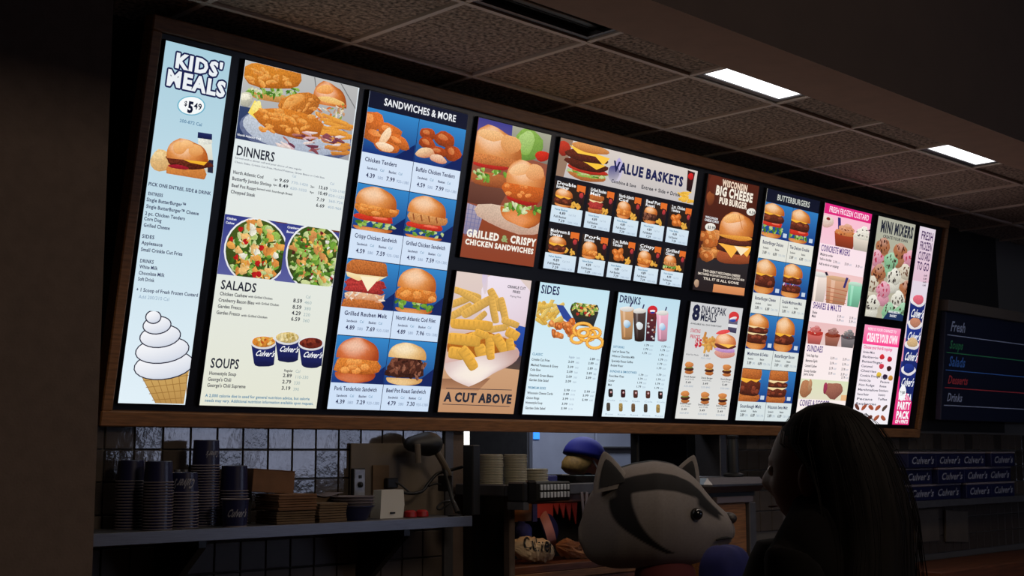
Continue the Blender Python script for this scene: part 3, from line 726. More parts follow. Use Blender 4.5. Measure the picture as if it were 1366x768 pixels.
vt = [P.h(493, 141.5)[1], P.h(479.4, 243.3)[1], P.h(464.5, 344.4)[1], P.h(448.9, 446.3)[1], LO]
vb = [P.h(484, 201.4)[1], P.h(469, 304.7)[1], P.h(454, 408.5)[1], P.h(439, 509.2)[1]]
hd = P.picr(r[0], vt[0], r[2], HI, 'dark header strip'); hd.rect(0, 0, 100, 100, (18, 22, 44)); hd.done()
LU = Fr(P.L, lambda x, y: (x, y))
LU.raw('SANDWICHES & MORE', r[0]+.07, vt[0]+(HI-vt[0])*.33, .37, (HI-vt[0])*.42, (238, 240, 244), 'b', 0)
for i, (t, p1, p2, lb) in enumerate(S):
    k, c = divmod(i, 2); u0 = r[0] if c == 0 else mid; u1 = mid if c == 0 else r[2]
    f = P.picr(u0, vb[k], u1, vt[k], lb); f.rect(0, 0, 100, 100, (52, 134, 200), (20, 48, 120)); f.quad([(60, 100), (100, 60), (100, 100)], (14, 34, 92))
    if i == 0:
        for q in [(8, 30, 22, 26, 60), (22, 62, 14, 34, 100), (46, 42, 24, 16, 10), (66, 62, 24, 14, 25), (44, 78, 26, 13, 8)]: nugget(f, *q, c=(226, 116, 46))
        f.blob(40, 56, 8, 22, (252, 226, 190), (236, 180, 130), rot=20); f.blob(42, 80, 18, 10, (252, 230, 200), (230, 160, 100), rot=8)
    elif i == 1:
        for q in [(22, 30, 16, 14, 10), (24, 52, 18, 14, 30), (58, 34, 22, 18, 15), (78, 62, 18, 18, 70), (48, 66, 18, 13, 0)]: nugget(f, *q, c=(186, 76, 30))
        f.blob(22, 74, 20, 12, (246, 214, 170), (190, 100, 60), rot=-20); f.blob(50, 82, 18, 10, (246, 210, 180), (196, 110, 70), rot=8)
    else:
        L = {2: [('bb', 9), ('lett', 14), ('tom', 13), ('chick', 22), ('bt', 38)], 3: [('bb', 7), ('lett', 16), ('tom', 12), ('grill', 22), ('bt', 38)],
             4: [('rye', 17), ('kraut', 15), ('beef', 26), ('swiss', 10), ('rye', 24)], 5: [('bb', 10), ('lett', 16), ('chick', 28), ('bt', 40)],
             6: [('bb', 20), ('chick', 34), ('bt', 44)], 7: [('bb', 14), ('pork', 46), ('bt', 32)]}[i]
        if i == 7: burger(f, 42, 52, 78, 92, L, bun=(240, 206, 150), bune=(206, 150, 80))
        elif i == 6: burger(f, 44, 50, 82, 94, L, bun=(222, 120, 64), bune=(160, 60, 24))
        else: burger(f, 40 if c == 0 else 42, 52, 80, 98, L)
        if i == 4: f.quad([(28, 34), (66, 32), (46, 64)], (250, 236, 200), (240, 220, 170))
    f.done()
    w_ = u1-u0; h_ = vb[k]-vt[k+1]; g = lambda x, y: (u0+w_*x/100, vt[k+1]+h_*y/100)
    LU.raw(t, *g(6, 72), w_*(.62 if len(t) < 17 else .82), .0155, NAVY, 'b', 0)
    LU.raw('Sandwich', *g(12, 48), w_*.2, .009, NAVY, 'b', 0); LU.raw('Cal', *g(37, 48), w_*.08, .010, TEAL, 'r', 0); LU.raw('Basket', *g(54, 48), w_*.15, .009, NAVY, 'b', 0); LU.raw('Cal', *g(73, 48), w_*.08, .010, TEAL, 'r', 0)
    LU.raw(p1, *g(12, 22), w_*.17, .0155, NAVY, 'b', 0); LU.raw('580', *g(34, 22), w_*.11, .011, (130, 150, 180), 'r', 0); LU.raw(p2, *g(51, 22), w_*.17, .0155, NAVY, 'b', 0); LU.raw('920-1380', *g(71, 22), w_*.25, .011, (130, 150, 180), 'r', 0)
dv_ = P.picr(r[0], LO, r[2], HI, 'thin dark dividing lines')
dv_.p.base = .0092
for v in vt[1:4]: dv_.p.k += 1; dv_.p.poly([(r[0], v-.0015), (r[2], v-.0015), (r[2], v+.0015), (r[0], v+.0015)], [lin((20, 30, 70))+(0,)]*4)
dv_.p.poly([(mid-.0013, LO), (mid+.0013, LO), (mid+.0013, vt[0]), (mid-.0013, vt[0])], [lin((20, 30, 70))+(0,)]*4); dv_.done()
P.done()

# ---------------------------------------------------------------- grilled & crispy poster
P = Panel([(637.4,159.6),(733.9,180),(612.3,342),(710.7,355.5)], (1.485, MT0, 1.914, HI), 'poster panel of two chicken sandwiches on a board', (150, 84, 56), (128, 62, 36))
f = P.picr(1.485, MT0, 1.914, HI, 'picture of two chicken sandwiches on a wooden board')
z = Fr(f.p, lambda x, y: P.h(600+x/3.66, 150+y/3.66))
z.rect(0, 0, 600, 800, (150, 90, 70), (140, 60, 34)); z.quad([(120, 20), (330, 70), (300, 150), (110, 110)], (60, 60, 140), (90, 80, 140))
z.quad([(300, 60), (520, 110), (500, 260), (290, 200)], (170, 170, 150), (130, 120, 110))
z.blob(376, 160, 72, 80, (140, 180, 80), (90, 130, 50), rot=10); z.blob(366, 150, 40, 60, (180, 210, 130), (130, 170, 70), rot=14); z.blob(446, 212, 36, 26, (220, 50, 30), (150, 24, 16))
z.quad([(90, 340), (280, 380), (230, 470), (80, 440)], (110, 66, 52), (90, 50, 40)); z.quad([(70, 440), (190, 480), (150, 600), (50, 590)], (170, 160, 180), (130, 120, 150))
for k in range(6): z.line(70+k*20, 440+k*6, 50+k*18, 600, 3, (110, 110, 150)); z.line(60, 470+k*20, 180, 490+k*20, 3, (120, 120, 160))
z.quad([(160, 490), (460, 560), (440, 680), (120, 620)], (150, 70, 40), (130, 60, 34)); z.blob(300, 520, 190, 60, (216, 190, 168), (190, 150, 130), rot=14)
z.blob(190, 330, 100, 34, (190, 110, 60), (130, 60, 30), rot=8, sq=.7)
for _ in range(22): z.blob(rnd(115, 265), rnd(280, 330), rnd(10, 20), rnd(6, 10), random.choice(GREEN), rot=rnd(0, 180), n=8, wob=.2)
z.blob(195, 262, 88, 18, (210, 50, 40), (150, 26, 20), rot=8); z.blob(210, 230, 118, 34, (226, 140, 76), (160, 86, 40), rot=8, g=.5, sq=.7)
z.dome(222, 80, 218, 122, (236, 160, 92), (176, 96, 42), skew=20); z.blob(195, 118, 66, 26, (244, 196, 140), (228, 160, 96), rot=10); z.blob(290, 160, 52, 44, (238, 176, 112), (206, 130, 70), rot=20)
z.dome(344, 556, 468, 104, (226, 132, 58), (160, 74, 28), skew=12, hl=.1)
for _ in range(34): z.blob(rnd(255, 435), rnd(440, 490), rnd(10, 24), rnd(6, 10), random.choice(GREEN+[(230, 240, 190)]), rot=rnd(0, 180), n=8, wob=.2)
z.blob(352, 425, 80, 24, (206, 44, 34), (140, 20, 16), rot=10); z.blob(356, 385, 106, 46, (222, 110, 40), (150, 60, 18), rot=10, g=.4, sq=.8)
for _ in range(10): z.blob(rnd(270, 440), rnd(352, 412), rnd(12, 22), rnd(7, 12), (244, 160, 84), (206, 96, 34), rot=rnd(-20, 40), n=9, g=.5)
z.dome(368, 238, 356, 100, (240, 164, 96), (184, 96, 42), skew=14); z.blob(335, 280, 52, 28, (248, 204, 154), (232, 164, 104), rot=-10); z.blob(410, 292, 46, 40, (240, 182, 124), (214, 132, 76))
f.done()
a = P.px(600, 150, 3.66)
a.text('GRILLED', 70, 602, 230, 34, (246, 240, 228), 'x'); a.text('&', 240, 626, 272, 30, (150, 170, 110), 'x'); a.text('CRISPY', 284, 632, 410, 34, (246, 240, 228), 'x'); a.text('CHICKEN SANDWICHES', 64, 640, 400, 25, (246, 240, 228), 'x')
P.done()

# ---------------------------------------------------------------- a cut above poster
P = Panel([(609.6,361.5),(708.9,374),(581.5,547.4),(682.7,551)], (1.479, LO, 1.915, MB0), 'poster panel of crinkle cut fries in a white bowl', (222, 206, 204), (196, 150, 112))
f = P.picr(1.479, LO, 1.915, MB0, 'picture of crinkle fries in a white bowl on a table')
z = Fr(f.p, lambda x, y: P.h(570+x/3.657, 350+y/3.657))
z.rect(0, 0, 600, 330, (226, 208, 198), (214, 190, 190)); z.blob(380, 200, 130, 160, (240, 228, 240), (220, 200, 210), g=0); z.blob(280, 90, 14, 60, (210, 196, 226), (226, 208, 204), g=0)
z.quad([(430, 300), (540, 330), (540, 520), (400, 500)], (40, 80, 170), (24, 50, 130)); z.quad([(0, 520), (600, 500), (600, 800), (0, 800)], (204, 158, 120), (186, 136, 98))
z.quad([(400, 440), (540, 470), (540, 530), (360, 510)], (60, 50, 60), (90, 70, 60)); z.quad([(30, 560), (300, 560), (240, 620), (30, 610)], (150, 104, 76), (180, 130, 96))
FR = (250, 186, 74)
for q in [(190, 150, 150, 34, 18), (150, 190, 120, 36, -20), (330, 180, 120, 40, 62), (210, 170, 130, 34, 30), (370, 240, 150, 36, 78), (160, 235, 130, 38, -28), (240, 215, 170, 44, -30), (320, 230, 130, 36, 80), (250, 268, 90, 30, -40), (400, 290, 90, 34, 20), (330, 320, 110, 34, -10)]: fry(z, *q, c=(242, 188, 92))
z.blob(260, 460, 186, 80, (226, 190, 180), (190, 150, 146), rot=-8, wob=0, n=26, g=0)
z.blob(250, 400, 170, 64, (190, 110, 30), (150, 80, 20), g=.4)
for q in [(150, 440, 110, 60, 10), (260, 440, 90, 60, 70), (220, 360, 120, 50, -20), (170, 372, 170, 58, 6), (210, 300, 210, 52, 4), (300, 400, 110, 44, 88), (350, 390, 100, 50, 60), (190, 450, 100, 56, 50), (410, 345, 70, 50, 30), (400, 400, 70, 40, 80), (260, 345, 70, 36, 20)]: fry(z, *q, c=FR)
z.dome(256, 572, 452, 182, (240, 224, 220), (196, 160, 152), skew=-34, hl=.5, g=0, pw=2.2)
for q in [(200, 474, 96, 54, 60), (300, 440, 60, 40, 80)]: fry(z, *q, c=FR)
f.done()
a = P.px(570, 350, 3.657)
a.text('A CUT ABOVE', 68, 668, 398, 42, INK, 'x'); z = a
z.line(80, 606, 402, 617, 3, INK); z.line(62, 683, 390, 697, 3, INK)
a.text('CRINKLE CUT', 385, 121, 474, 13, INK, 'b'); a.text('FRIES', 410, 145, 448, 12, INK, 'b'); a.text('Piping Hot', 398, 165, 452, 9, INK)
P.done()

# ---------------------------------------------------------------- value baskets
P = Panel([(746.4,186.6),(929.2,230.7),(723.4,357.7),(908.5,384.3)], (1.975, MT0, 2.950, HI), 'wide value baskets panel with ten small meal cards', (14, 14, 26), (12, 12, 22))
r = P.r; vh = P.h(740, 236)[1]; v1t, v1m, v1b = P.h(737.8, 242)[1], P.h(734.3, 273)[1], P.h(732, 296)[1]
v2t, v2m, v2b = P.h(730, 304.7)[1], P.h(727, 334.8)[1], P.h(723.4, 357.2)[1]
f = P.picr(r[0], vh, r[2], HI, 'banner with a large double burger'); f.rect(0, 0, 100, 100, (216, 206, 198), (196, 190, 190)); f.quad([(0, 0), (8, 0), (5, 100), (0, 100)], (150, 120, 100))
f.blob(3, 26, 4, 20, (200, 60, 40), (120, 30, 20))
f.blob(20, 84, 13, 14, (206, 130, 66), (150, 80, 36)); speck(f, 19, 76, 26, 20, 26, GREEN, (1.2, 2.2), asp=.35); f.blob(20, 68, 14, 10, (216, 60, 40), (150, 30, 20))
f.blob(19, 56, 15, 15, (100, 40, 26), (44, 16, 10), g=.8); f.quad([(6, 42), (32, 46), (26, 62), (18, 50)], (250, 196, 60)); f.blob(18, 34, 15, 15, (110, 46, 30), (50, 18, 12), g=.8)
f.quad([(6, 14), (34, 24), (30, 46), (24, 28), (12, 30)], (252, 200, 70)); f.blob(20, 10, 13, 12, (226, 156, 90), (170, 96, 40))
f.blob(41, 50, 3, 34, (180, 170, 220), (206, 200, 210), g=0); f.blob(38, 62, 4, 24, (60, 60, 130), (196, 190, 196), g=0)
f.quad([(92, 4), (98, 6), (97, 66), (93, 62)], (60, 24, 24), (30, 12, 14)); f.blob(95, 20, 2.2, 10, (220, 40, 40), (140, 20, 20), g=0)
for k in range(9): f.blob(94+rnd(-4, 4), 80+rnd(-12, 14), 2.4, 7, (250, 200, 80), (210, 150, 40), rot=rnd(-40, 40), n=8)
f.done()
a = P.px(720, 170, 3.49)
a.text('VALUE BASKETS', 330, 208, 656, 44, NAVY, 'x'); a.text('Combine & Save', 322, 262, 438, 15, INK, 'b'); a.text('Entree + Side + Drink', 462, 290, 644, 17, INK, 'b')
names = [("Double ButterBurger", 1), ("Grilled Reuben Melt", 4), ("North Atlantic Cod", 2), ("Beef Pot Roast", 5), ("2 pc. Chicken Tenders", 3), ("Mushroom & Swiss", 1), ("Pork Tenderloin", 2), ("2 pc. Buffalo Tenders", 3), ("Crispy Chicken", 2), ("Grilled Chicken", 0)]
U = [(.0, .205), (.226, .405), (.427, .603), (.624, .800), (.822, .995)]
LU = Fr(P.L, lambda x, y: (x, y))
for i, (t, kind) in enumerate(names):
    k, c = divmod(i, 5); A_, B_ = U[c]; wd = r[2]-r[0]; u0, u1 = r[0]+wd*A_, r[0]+wd*B_; sh = -.012*k
    T_, M_, B0 = ((v1t, v1m, v1b), (v2t, v2m, v2b))[k]
    T_, M_, B0 = T_-.004*c*0, M_, B0
    f = P.picr(u0, B0, u1, T_, 'card with a photo of a small meal'); f.rect(0, 0, 100, 62, (46, 30, 22), (30, 20, 16)); f.rect(0, 60, 100, 100, (214, 230, 240), (204, 222, 238)); f.quad([(72, 0), (100, 0), (100, 20), (72, 16)], (226, 110, 40))
    for q in range(7): f.blob(74+rnd(-12, 14), 50+rnd(-6, 6), 8, 4, (244, 190, 80), (200, 130, 40), rot=rnd(-50, 50), n=8)
    f.quad([(80, 14), (98, 16), (95, 48), (83, 46)], (60, 24, 26), (30, 14, 20)); f.blob(89, 24, 7, 7, (210, 60, 50), (120, 40, 60), g=0, n=10)
    L = {0: [('bb', 8), ('lett', 8), ('grill', 12), ('bt', 20)], 1: [('bb', 8), ('patty', 16), ('cheese', 6), ('bt', 20)], 2: [('bb', 8), ('chick', 15), ('bt', 20)], 4: [('rye', 10), ('beef', 16), ('swiss', 4), ('rye', 12)], 5: [('bb', 8), ('pork', 18), ('bt', 16)]}.get(kind)
    if L: burger(f, 34, 38, 56, 44, L)
    else:
        for q in [(24, 34, 15, 9, 20), (42, 30, 14, 9, -20), (34, 46, 17, 9, 5), (50, 44, 12, 8, 30)]: nugget(f, *q)
    f.done()
    hc = T_-B0; w_ = u1-u0; g = lambda x, y: (u0+w_*x/100, T_-hc*y/100)
    n1, n2 = t.rsplit(' ', 1); LU.raw(n1, *g(4, 8), w_*.62, .014, WHITE, 'b', 0); LU.raw(n2, *g(4, 17), w_*.4, .013, WHITE, 'b', 0)
    LU.raw('Value Basket', *g(8, 70), w_*.42, .008, TEAL, 'b', 0); LU.raw('4.89', *g(24, 79), w_*.2, .011, INK, 'b', 0); LU.raw('Cal 710', *g(54, 79), w_*.24, .008, GREY, 'r', 0); LU.raw('Full Basket', *g(8, 88), w_*.4, .009, INK, 'b', 0); LU.raw('7.29', *g(24, 97), w_*.2, .010, INK, 'b', 0); LU.raw('1080-1420', *g(52, 97), w_*.36, .008, GREY, 'r', 0)
P.done()

# ---------------------------------------------------------------- sides
P = Panel([(720.7,375.4),(812.9,388),(694.7,552),(789,554.5)], (1.970, LO, 2.430, MB0), 'pale blue sides panel with fries, curds and onion rings', (196, 228, 240), (226, 242, 250))
f = P.pic((90, 120), (440, 400), 'picture of fries, a bowl of salad, cheese curds and onion rings', (690, 365, 3.841)); z = Fr(f.p, lambda x, y: P.h(690+x/3.841, 365+y/3.841))
for k in range(30): fry(z, rnd(105, 215), rnd(165, 262)-rnd(0, 10), rnd(50, 90), 20, rnd(-80, 80), c=random.choice([(250, 206, 96), (244, 190, 80), (252, 216, 120)]))
z.quad([(196, 156), (232, 160), (300, 262), (296, 280), (230, 225)], (44, 70, 150), (24, 40, 110))
z.quad([(268, 190), (412, 196), (385, 272), (300, 262)], (50, 56, 60), (24, 28, 30)); z.blob(340, 180, 74, 48, (60, 60, 40), (40, 40, 30), wob=0)
for k in range(60): t = rnd(0, 6.28); q = math.sqrt(rnd(0, 1)); z.blob(340+66*q*cos(t), 176+40*q*sin(t), rnd(7, 15), rnd(4, 9), random.choice([(244, 220, 130), (150, 190, 80), (250, 236, 180), (110, 150, 60), (200, 60, 40), (240, 190, 90)]), rot=rnd(0, 180), n=8, wob=.2)
for k in range(17): nugget(z, rnd(170, 300), rnd(245, 320)+rnd(-5, 5), rnd(16, 24), rnd(13, 19), rnd(0, 90), c=random.choice([(232, 130, 60), (220, 110, 44), (240, 150, 80)]))
for (x, y, q) in [(300, 330, 26), (330, 285, 40), (350, 310, 36), (390, 350, 34), (385, 300, 28), (330, 300, 22)]:
    z.arc(x, y, q*1.2, q*.85, 17, (196, 120, 30)); z.arc(x, y-2, q*1.2, q*.85, 12, (250, 186, 80))
f.done()
a = P.px(690, 365, 3.841); a.text('SIDES', 114, 95, 210, 42, NAVY, 'b')
a.text('CLASSIC', 68, 412, 122, 12, TEAL, 'b')
for t, x, y, x1 in [('Crinkle Cut Fries', 64, 440, 158), ('Mashed Potatoes & Gravy', 60, 468, 200), ('Cole Slaw', 56, 492, 110), ('Steamed Green Beans', 52, 520, 176), ('Garden Side Salad', 50, 545, 150), ('Wisconsin Cheese Curds', 40, 612, 172), ('Onion Rings', 35, 638, 102), ('Homestyle Soup', 30, 662, 118), ('Garden Side Salad', 28, 690, 132)]: a.text(t, x, y, x1, 12, INK, 'b')
a.text('PREMIUM SIDES', 44, 585, 136, 12, TEAL, 'b')
for (x, y, c) in [(256, 428, 0), (252, 452, 1), (248, 478, 1), (244, 503, 1), (240, 528, 1), (236, 552, 1)]: a.text('Regular' if not c else '2.09', x, y, x+30, 11, INK if c else GREY, 'b'); a.text('360', x+38, y+4, x+56, 9, GREY)
for (x, y) in [(362, 438), (354, 460), (350, 486), (345, 511), (341, 534)]: a.text('2.89', x, y, x+28, 11, INK, 'b'); a.text('480', x+34, y+4, x+50, 9, GREY)
for (x, y) in [(228, 598), (224, 618), (220, 642), (216, 668), (212, 692)]: a.text('3.99', x, y, x+30, 11, INK, 'b'); a.text('510', x+38, y+2, x+60, 9, GREY)
for (x, y) in [(332, 605), (324, 625), (320, 648)]: a.text('5.99', x, y, x+30, 11, INK, 'b'); a.text('640', x+38, y+2, x+56, 9, GREY)
P.done()

# ---------------------------------------------------------------- drinks
P = Panel([(824.6,390),(906,401),(801.4,555),(885.3,558.2)], (2.493, LO, 2.954, MB0), 'pale blue drinks panel with four tall cups', (190, 222, 236), (224, 240, 248))
f = P.pic((515, 135), (800, 365), 'picture of four tall cold drinks', (690, 365, 3.841)); z = Fr(f.p, lambda x, y: P.h(690+x/3.841, 365+y/3.841))
cupdrink(z, 558, 256, 70, 150, (206, 150, 96), badge=(60, 150, 200)); cupdrink(z, 622, 266, 66, 150, (50, 30, 26), badge=(200, 200, 200))
z.quad([(662, 180), (712, 182), (700, 346), (652, 344)], (110, 40, 40), (50, 24, 40)); z.blob(688, 186, 25, 22, (220, 40, 50), (160, 30, 40), wob=0, g=0); z.blob(688, 192, 14, 6, (250, 250, 250), (240, 240, 250), g=0); z.blob(688, 200, 12, 5, (30, 60, 160), g=0)
for k in range(12): z.blob(rnd(662, 700), rnd(220, 335), 6, 5, random.choice([(160, 90, 70), (220, 210, 210), (70, 30, 30)]), n=7)
cupdrink(z, 738, 272, 62, 140, (240, 170, 196), badge=(80, 160, 210)); f.done()
a = P.px(690, 365, 3.841); a.text('DRINKS', 514, 145, 622, 36, NAVY, 'b')
for t, x, y, x1, c in [('SOFT DRINKS', 484, 375, 540, TEAL), ('Iced or Sweet Tea', 480, 398, 566, INK), ('White or Chocolate Milk', 476, 422, 592, INK), ('Specialty Roast Coffee', 474, 447, 584, INK), ('Bottled Water', 470, 470, 534, INK), ('SUNDAE & SMOOTHIES', 466, 500, 604, TEAL), ('Root Beer Float', 462, 524, 538, INK), ('Cooler', 458, 548, 490, INK), ('Malt', 456, 570, 476, INK)]: a.text(t, x, y, x1, 11, c, 'b')
for (x, y) in [(640, 368), (636, 388), (630, 408), (612, 520), (608, 540), (604, 560), (600, 580), (728, 375), (722, 394), (716, 418), (712, 442), (708, 464), (704, 486), (704, 520), (700, 544), (696, 566), (692, 588)]: a.text('1.79', x, y, x+26, 10, INK, 'b'); a.text('220', x+30, y+3, x+48, 8, GREY)
f = P.pic((440, 585), (760, 725), 'two rows of tiny bottles', (690, 365, 3.841)); z = Fr(f.p, lambda x, y: P.h(690+x/3.841, 365+y/3.841))
for k in range(5):
    c = random.choice([(60, 20, 24), (90, 50, 40), (40, 30, 30)]); x = 474+k*64; z.blob(x, 608+k*3, 12, 22, c, wob=0, g=.8, sq=.5); z.blob(x+2, 604+k*3, 5, 6, (230, 210, 210), (180, 60, 60), n=8)
    x = 462+k*64; z.blob(x, 680+k*3, 10, 22, random.choice([(170, 140, 80), (80, 70, 60), (120, 90, 60)]), wob=0, g=.8, sq=.5)
f.done()
for k in range(5): a.text('Cola', 450+k*64, 648+k*3, 492+k*64, 8, GREY); a.text('Root', 440+k*64, 720+k*3, 482+k*64, 8, GREY)
P.done()

# ---------------------------------------------------------------- big cheese poster
P = Panel([(944,233),(1010,247.7),(924,386),(992.4,395.8)], (3.040, MT0, 3.470, HI), 'dark brown pub burger poster panel', (62, 24, 14), (44, 20, 16))
f = P.picr(3.040, MT0, 3.470, HI, 'picture of a cheese burger and cheese curds on dark wood'); z = Fr(f.p, lambda x, y: P.h(890+x/4.267, 220+y/4.267))
z.rect(100, 0, 600, 560, (84, 34, 20), (64, 26, 16)); z.blob(240, 190, 22, 40, (150, 80, 40), (84, 34, 20), g=0); z.blob(270, 110, 40, 60, (100, 40, 24), (80, 32, 20), g=0)
z.quad([(100, 520), (600, 560), (600, 800), (100, 800)], (40, 36, 40), (36, 22, 20))
for k in range(15): nugget(z, rnd(190, 272), rnd(385, 560), rnd(22, 34), rnd(22, 32), rnd(0, 90), c=random.choice([(216, 130, 60), (196, 104, 44), (226, 146, 80)]))
z.blob(372, 525, 100, 34, (180, 90, 50), (110, 50, 26), rot=6, sq=.6)
z.blob(376, 470, 100, 34, (90, 40, 30), (40, 18, 14), rot=6, g=.8); z.quad([(285, 440), (480, 460), (450, 520), (400, 470), (360, 525), (320, 470)], (250, 180, 70), (240, 160, 60)); z.quad([(375, 455), (460, 470), (415, 512)], (250, 230, 190)); z.blob(380, 435, 92, 22, (110, 50, 36), (50, 22, 16), rot=6, g=.8); z.blob(385, 405, 96, 18, (240, 170, 70), (200, 120, 40), rot=8)
z.dome(392, 266, 398, 102, (236, 148, 70), (156, 76, 26), skew=8); z.blob(370, 300, 60, 26, (248, 196, 130), (228, 146, 74), rot=-6); z.line(400, 280, 420, 360, 4, (200, 120, 60))
z.blob(468, 262, 26, 21, (240, 236, 226), (226, 220, 210), wob=0, g=0); z.blob(240, 350, 30, 23, (240, 236, 226), (226, 220, 210), wob=0, g=0)
z.quad([(262, 676), (440, 700), (436, 744), (256, 722)], (226, 150, 96), (206, 130, 80)); z.blob(165, 672, 14, 24, (200, 170, 140), (150, 110, 90), n=10, g=0)
f.done()
a = P.px(890, 220, 4.267)
a.text('WISCONSIN', 300, 118, 440, 34, (240, 214, 190), 'x'); a.text('BIG CHEESE', 262, 165, 470, 48, (246, 236, 220), 'x'); a.text('PUB BURGER', 282, 215, 438, 34, (246, 230, 212), 'x')
a.text('4.59', 452, 270, 486, 17, INK, 'b'); a.text('$3.99', 220, 357, 262, 17, INK, 'b'); a.text('WISCONSIN', 208, 298, 278, 12, WHITE, 'b'); a.text('CHEESE CURDS', 204, 314, 282, 12, WHITE, 'b')
a.text('TWO GREAT WISCONSIN CHEESES', 196, 604, 408, 14, (240, 226, 210), 'b'); a.text('SMOTHERED IN SAVORY SAUCE ON A TOASTED BUN', 168, 618, 432, 12, (240, 226, 210), 'b'); a.text('TILL IT IS ALL GONE', 198, 648, 400, 14, (240, 226, 210), 'b')
P.done()

# ---------------------------------------------------------------- snack pak meals
P = Panel([(920.5,403),(990,411.6),(900,558.3),(969.7,561.5)], (3.040, LO, 3.477, MB0), 'eight snack meals panel in grey and red', (206, 206, 208), (226, 226, 222))
f = P.picr(3.040, LO, 3.477, MB0, 'picture of a snack meal and six small sandwiches'); z = Fr(f.p, lambda x, y: P.h(890+x/4.267, 390+y/4.267))
for k in range(26): fry(z, rnd(200, 265), rnd(245, 330), rnd(34, 60), 14, rnd(-90, 60), c=random.choice([(240, 180, 90), (226, 150, 70)]))
z.quad([(344, 130), (398, 138), (384, 236), (336, 226)], (120, 110, 130), (50, 50, 80)); z.blob(372, 140, 30, 30, (220, 60, 60), (190, 40, 50), wob=0, g=0); z.blob(368, 150, 22, 9, (250, 240, 240), g=0, rot=-15); z.blob(366, 162, 18, 8, (50, 80, 180), g=0); z.quad([(340, 180), (392, 186), (388, 205), (338, 198)], (226, 226, 230))
z.blob(318, 352, 60, 26, (226, 170, 160), (190, 110, 90), rot=5); z.blob(322, 330, 60, 16, (210, 170, 220), (170, 120, 180), rot=6); z.blob(322, 308, 62, 18, (130, 60, 50), (70, 30, 24), rot=6); z.quad([(270, 290), (384, 300), (340, 320)], (250, 190, 80)); z.dome(325, 236, 298, 60, (240, 166, 104), (190, 100, 60), skew=5); z.blob(310, 228, 40, 12, (230, 90, 90), (226, 60, 60), rot=-10)
for j, (y0, xs_) in enumerate([(432, (118, 232, 332)), (596, (96, 208, 308))]):
    for k, x in enumerate(xs_):
        y = y0+k*8; z.blob(x, y+24, 25, 12, (200, 120, 60), (150, 80, 40), n=10); z.blob(x, y+6, 27, 13, (96, 46, 34), (40, 20, 16), n=10, g=.6); z.blob(x, y-2, 22, 5, (240, 190, 90) if k else (110, 150, 60), n=9); z.blob(x, y-18, 25, 17, (226, 150, 84), (170, 96, 50), n=12)
f.done()
a = P.px(890, 390, 4.267)
a.text('8', 126, 155, 172, 82, (24, 28, 60), 'x'); a.text('SNACKPAK', 180, 118, 322, 42, (34, 38, 60), 'b'); a.text('MEALS', 176, 162, 268, 42, (34, 38, 60), 'b'); a.text('AVAILABLE ALL DAY EVERY DAY', 122, 182, 298, 9, INK, 'b')
a.text('STARTING', 122, 228, 178, 20, (200, 70, 90), 'b'); a.text('PRICES', 120, 262, 176, 20, (200, 70, 90), 'b'); a.text('$5', 144, 308, 186, 40, (196, 40, 60), 'x'); a.text('Kids Pak Meals', 98, 358, 168, 9, INK); a.text('5.00', 196, 366, 226, 12, INK, 'b'); a.text('720-1000', 180, 380, 236, 9, GREY)
for (x, y) in [(88, 484), (184, 492), (294, 500), (64, 636), (166, 644), (268, 652)]: a.text('Snack Burger', x, y, x+64, 9, INK, 'b'); a.text('and Fries', x+6, y+14, x+56, 8, INK); a.text('5.49', x+8, y+34, x+38, 11, INK, 'b'); a.text('520-840', x-2, y+54, x+50, 10, GREY)
P.done()

# ---------------------------------------------------------------- burgers
P = Panel([(1022,251),(1091,266),(981,561),(1054,563.5)], (3.545, LO, 4.045, HI), 'burger panel with eight burger photographs on blue', (232, 228, 214), (214, 226, 228))
r = P.r; mid = (r[0]+r[2])/2
vt = [P.h(1021, 268)[1], P.h(1010.5, 341.2)[1], P.h(1001.3, 414.6)[1], P.h(988.4, 489)[1], LO]; vb = [P.h(1014, 312.6)[1], P.h(1003.4, 387)[1], P.h(992, 462.2)[1], P.h(983.7, 534.6)[1]]
hd = P.picr(r[0], vt[0], r[2], HI, 'dark header strip'); hd.rect(0, 0, 100, 100, (14, 18, 38)); hd.done()
LU = Fr(P.L, lambda x, y: (x, y)); LU.raw('BUTTERBURGERS', r[0]+.09, vt[0]+(HI-vt[0])*.3, .31, (HI-vt[0])*.42, (200, 204, 196), 'b', 0)
BT = ['ButterBurger Deluxe', 'The Deluxe Double', 'ButterBurger Cheese', 'Double Mushroom Melt', 'Mushroom & Swiss', 'ButterBurger Bacon', 'Sourdough Melt', 'Wisconsin Swiss Melt']
BLY = [[('bb', 12), ('lett', 20), ('tom', 12), ('patty', 20), ('cheese', 5), ('bt', 26)], [('bb', 10), ('lett', 12), ('tom', 14), ('patty', 22), ('cheese', 6), ('bt', 30)], [('bb', 20), ('patty', 28), ('cheese', 6), ('bt', 36)], [('bb', 16), ('patty', 18), ('onion', 8), ('patty', 16), ('cheese', 6), ('bt', 34)],
       [('bb', 18), ('patty', 22), ('swiss', 5), ('patty', 14), ('swiss', 5), ('bt', 32)], [('bb', 22), ('patty', 22), ('cheese', 8), ('bt', 42)], [('rye', 18), ('patty', 30), ('cheese', 8), ('rye', 22)], [('rye', 16), ('patty', 18), ('swiss', 6), ('patty', 12), ('swiss', 6), ('rye', 24)]]
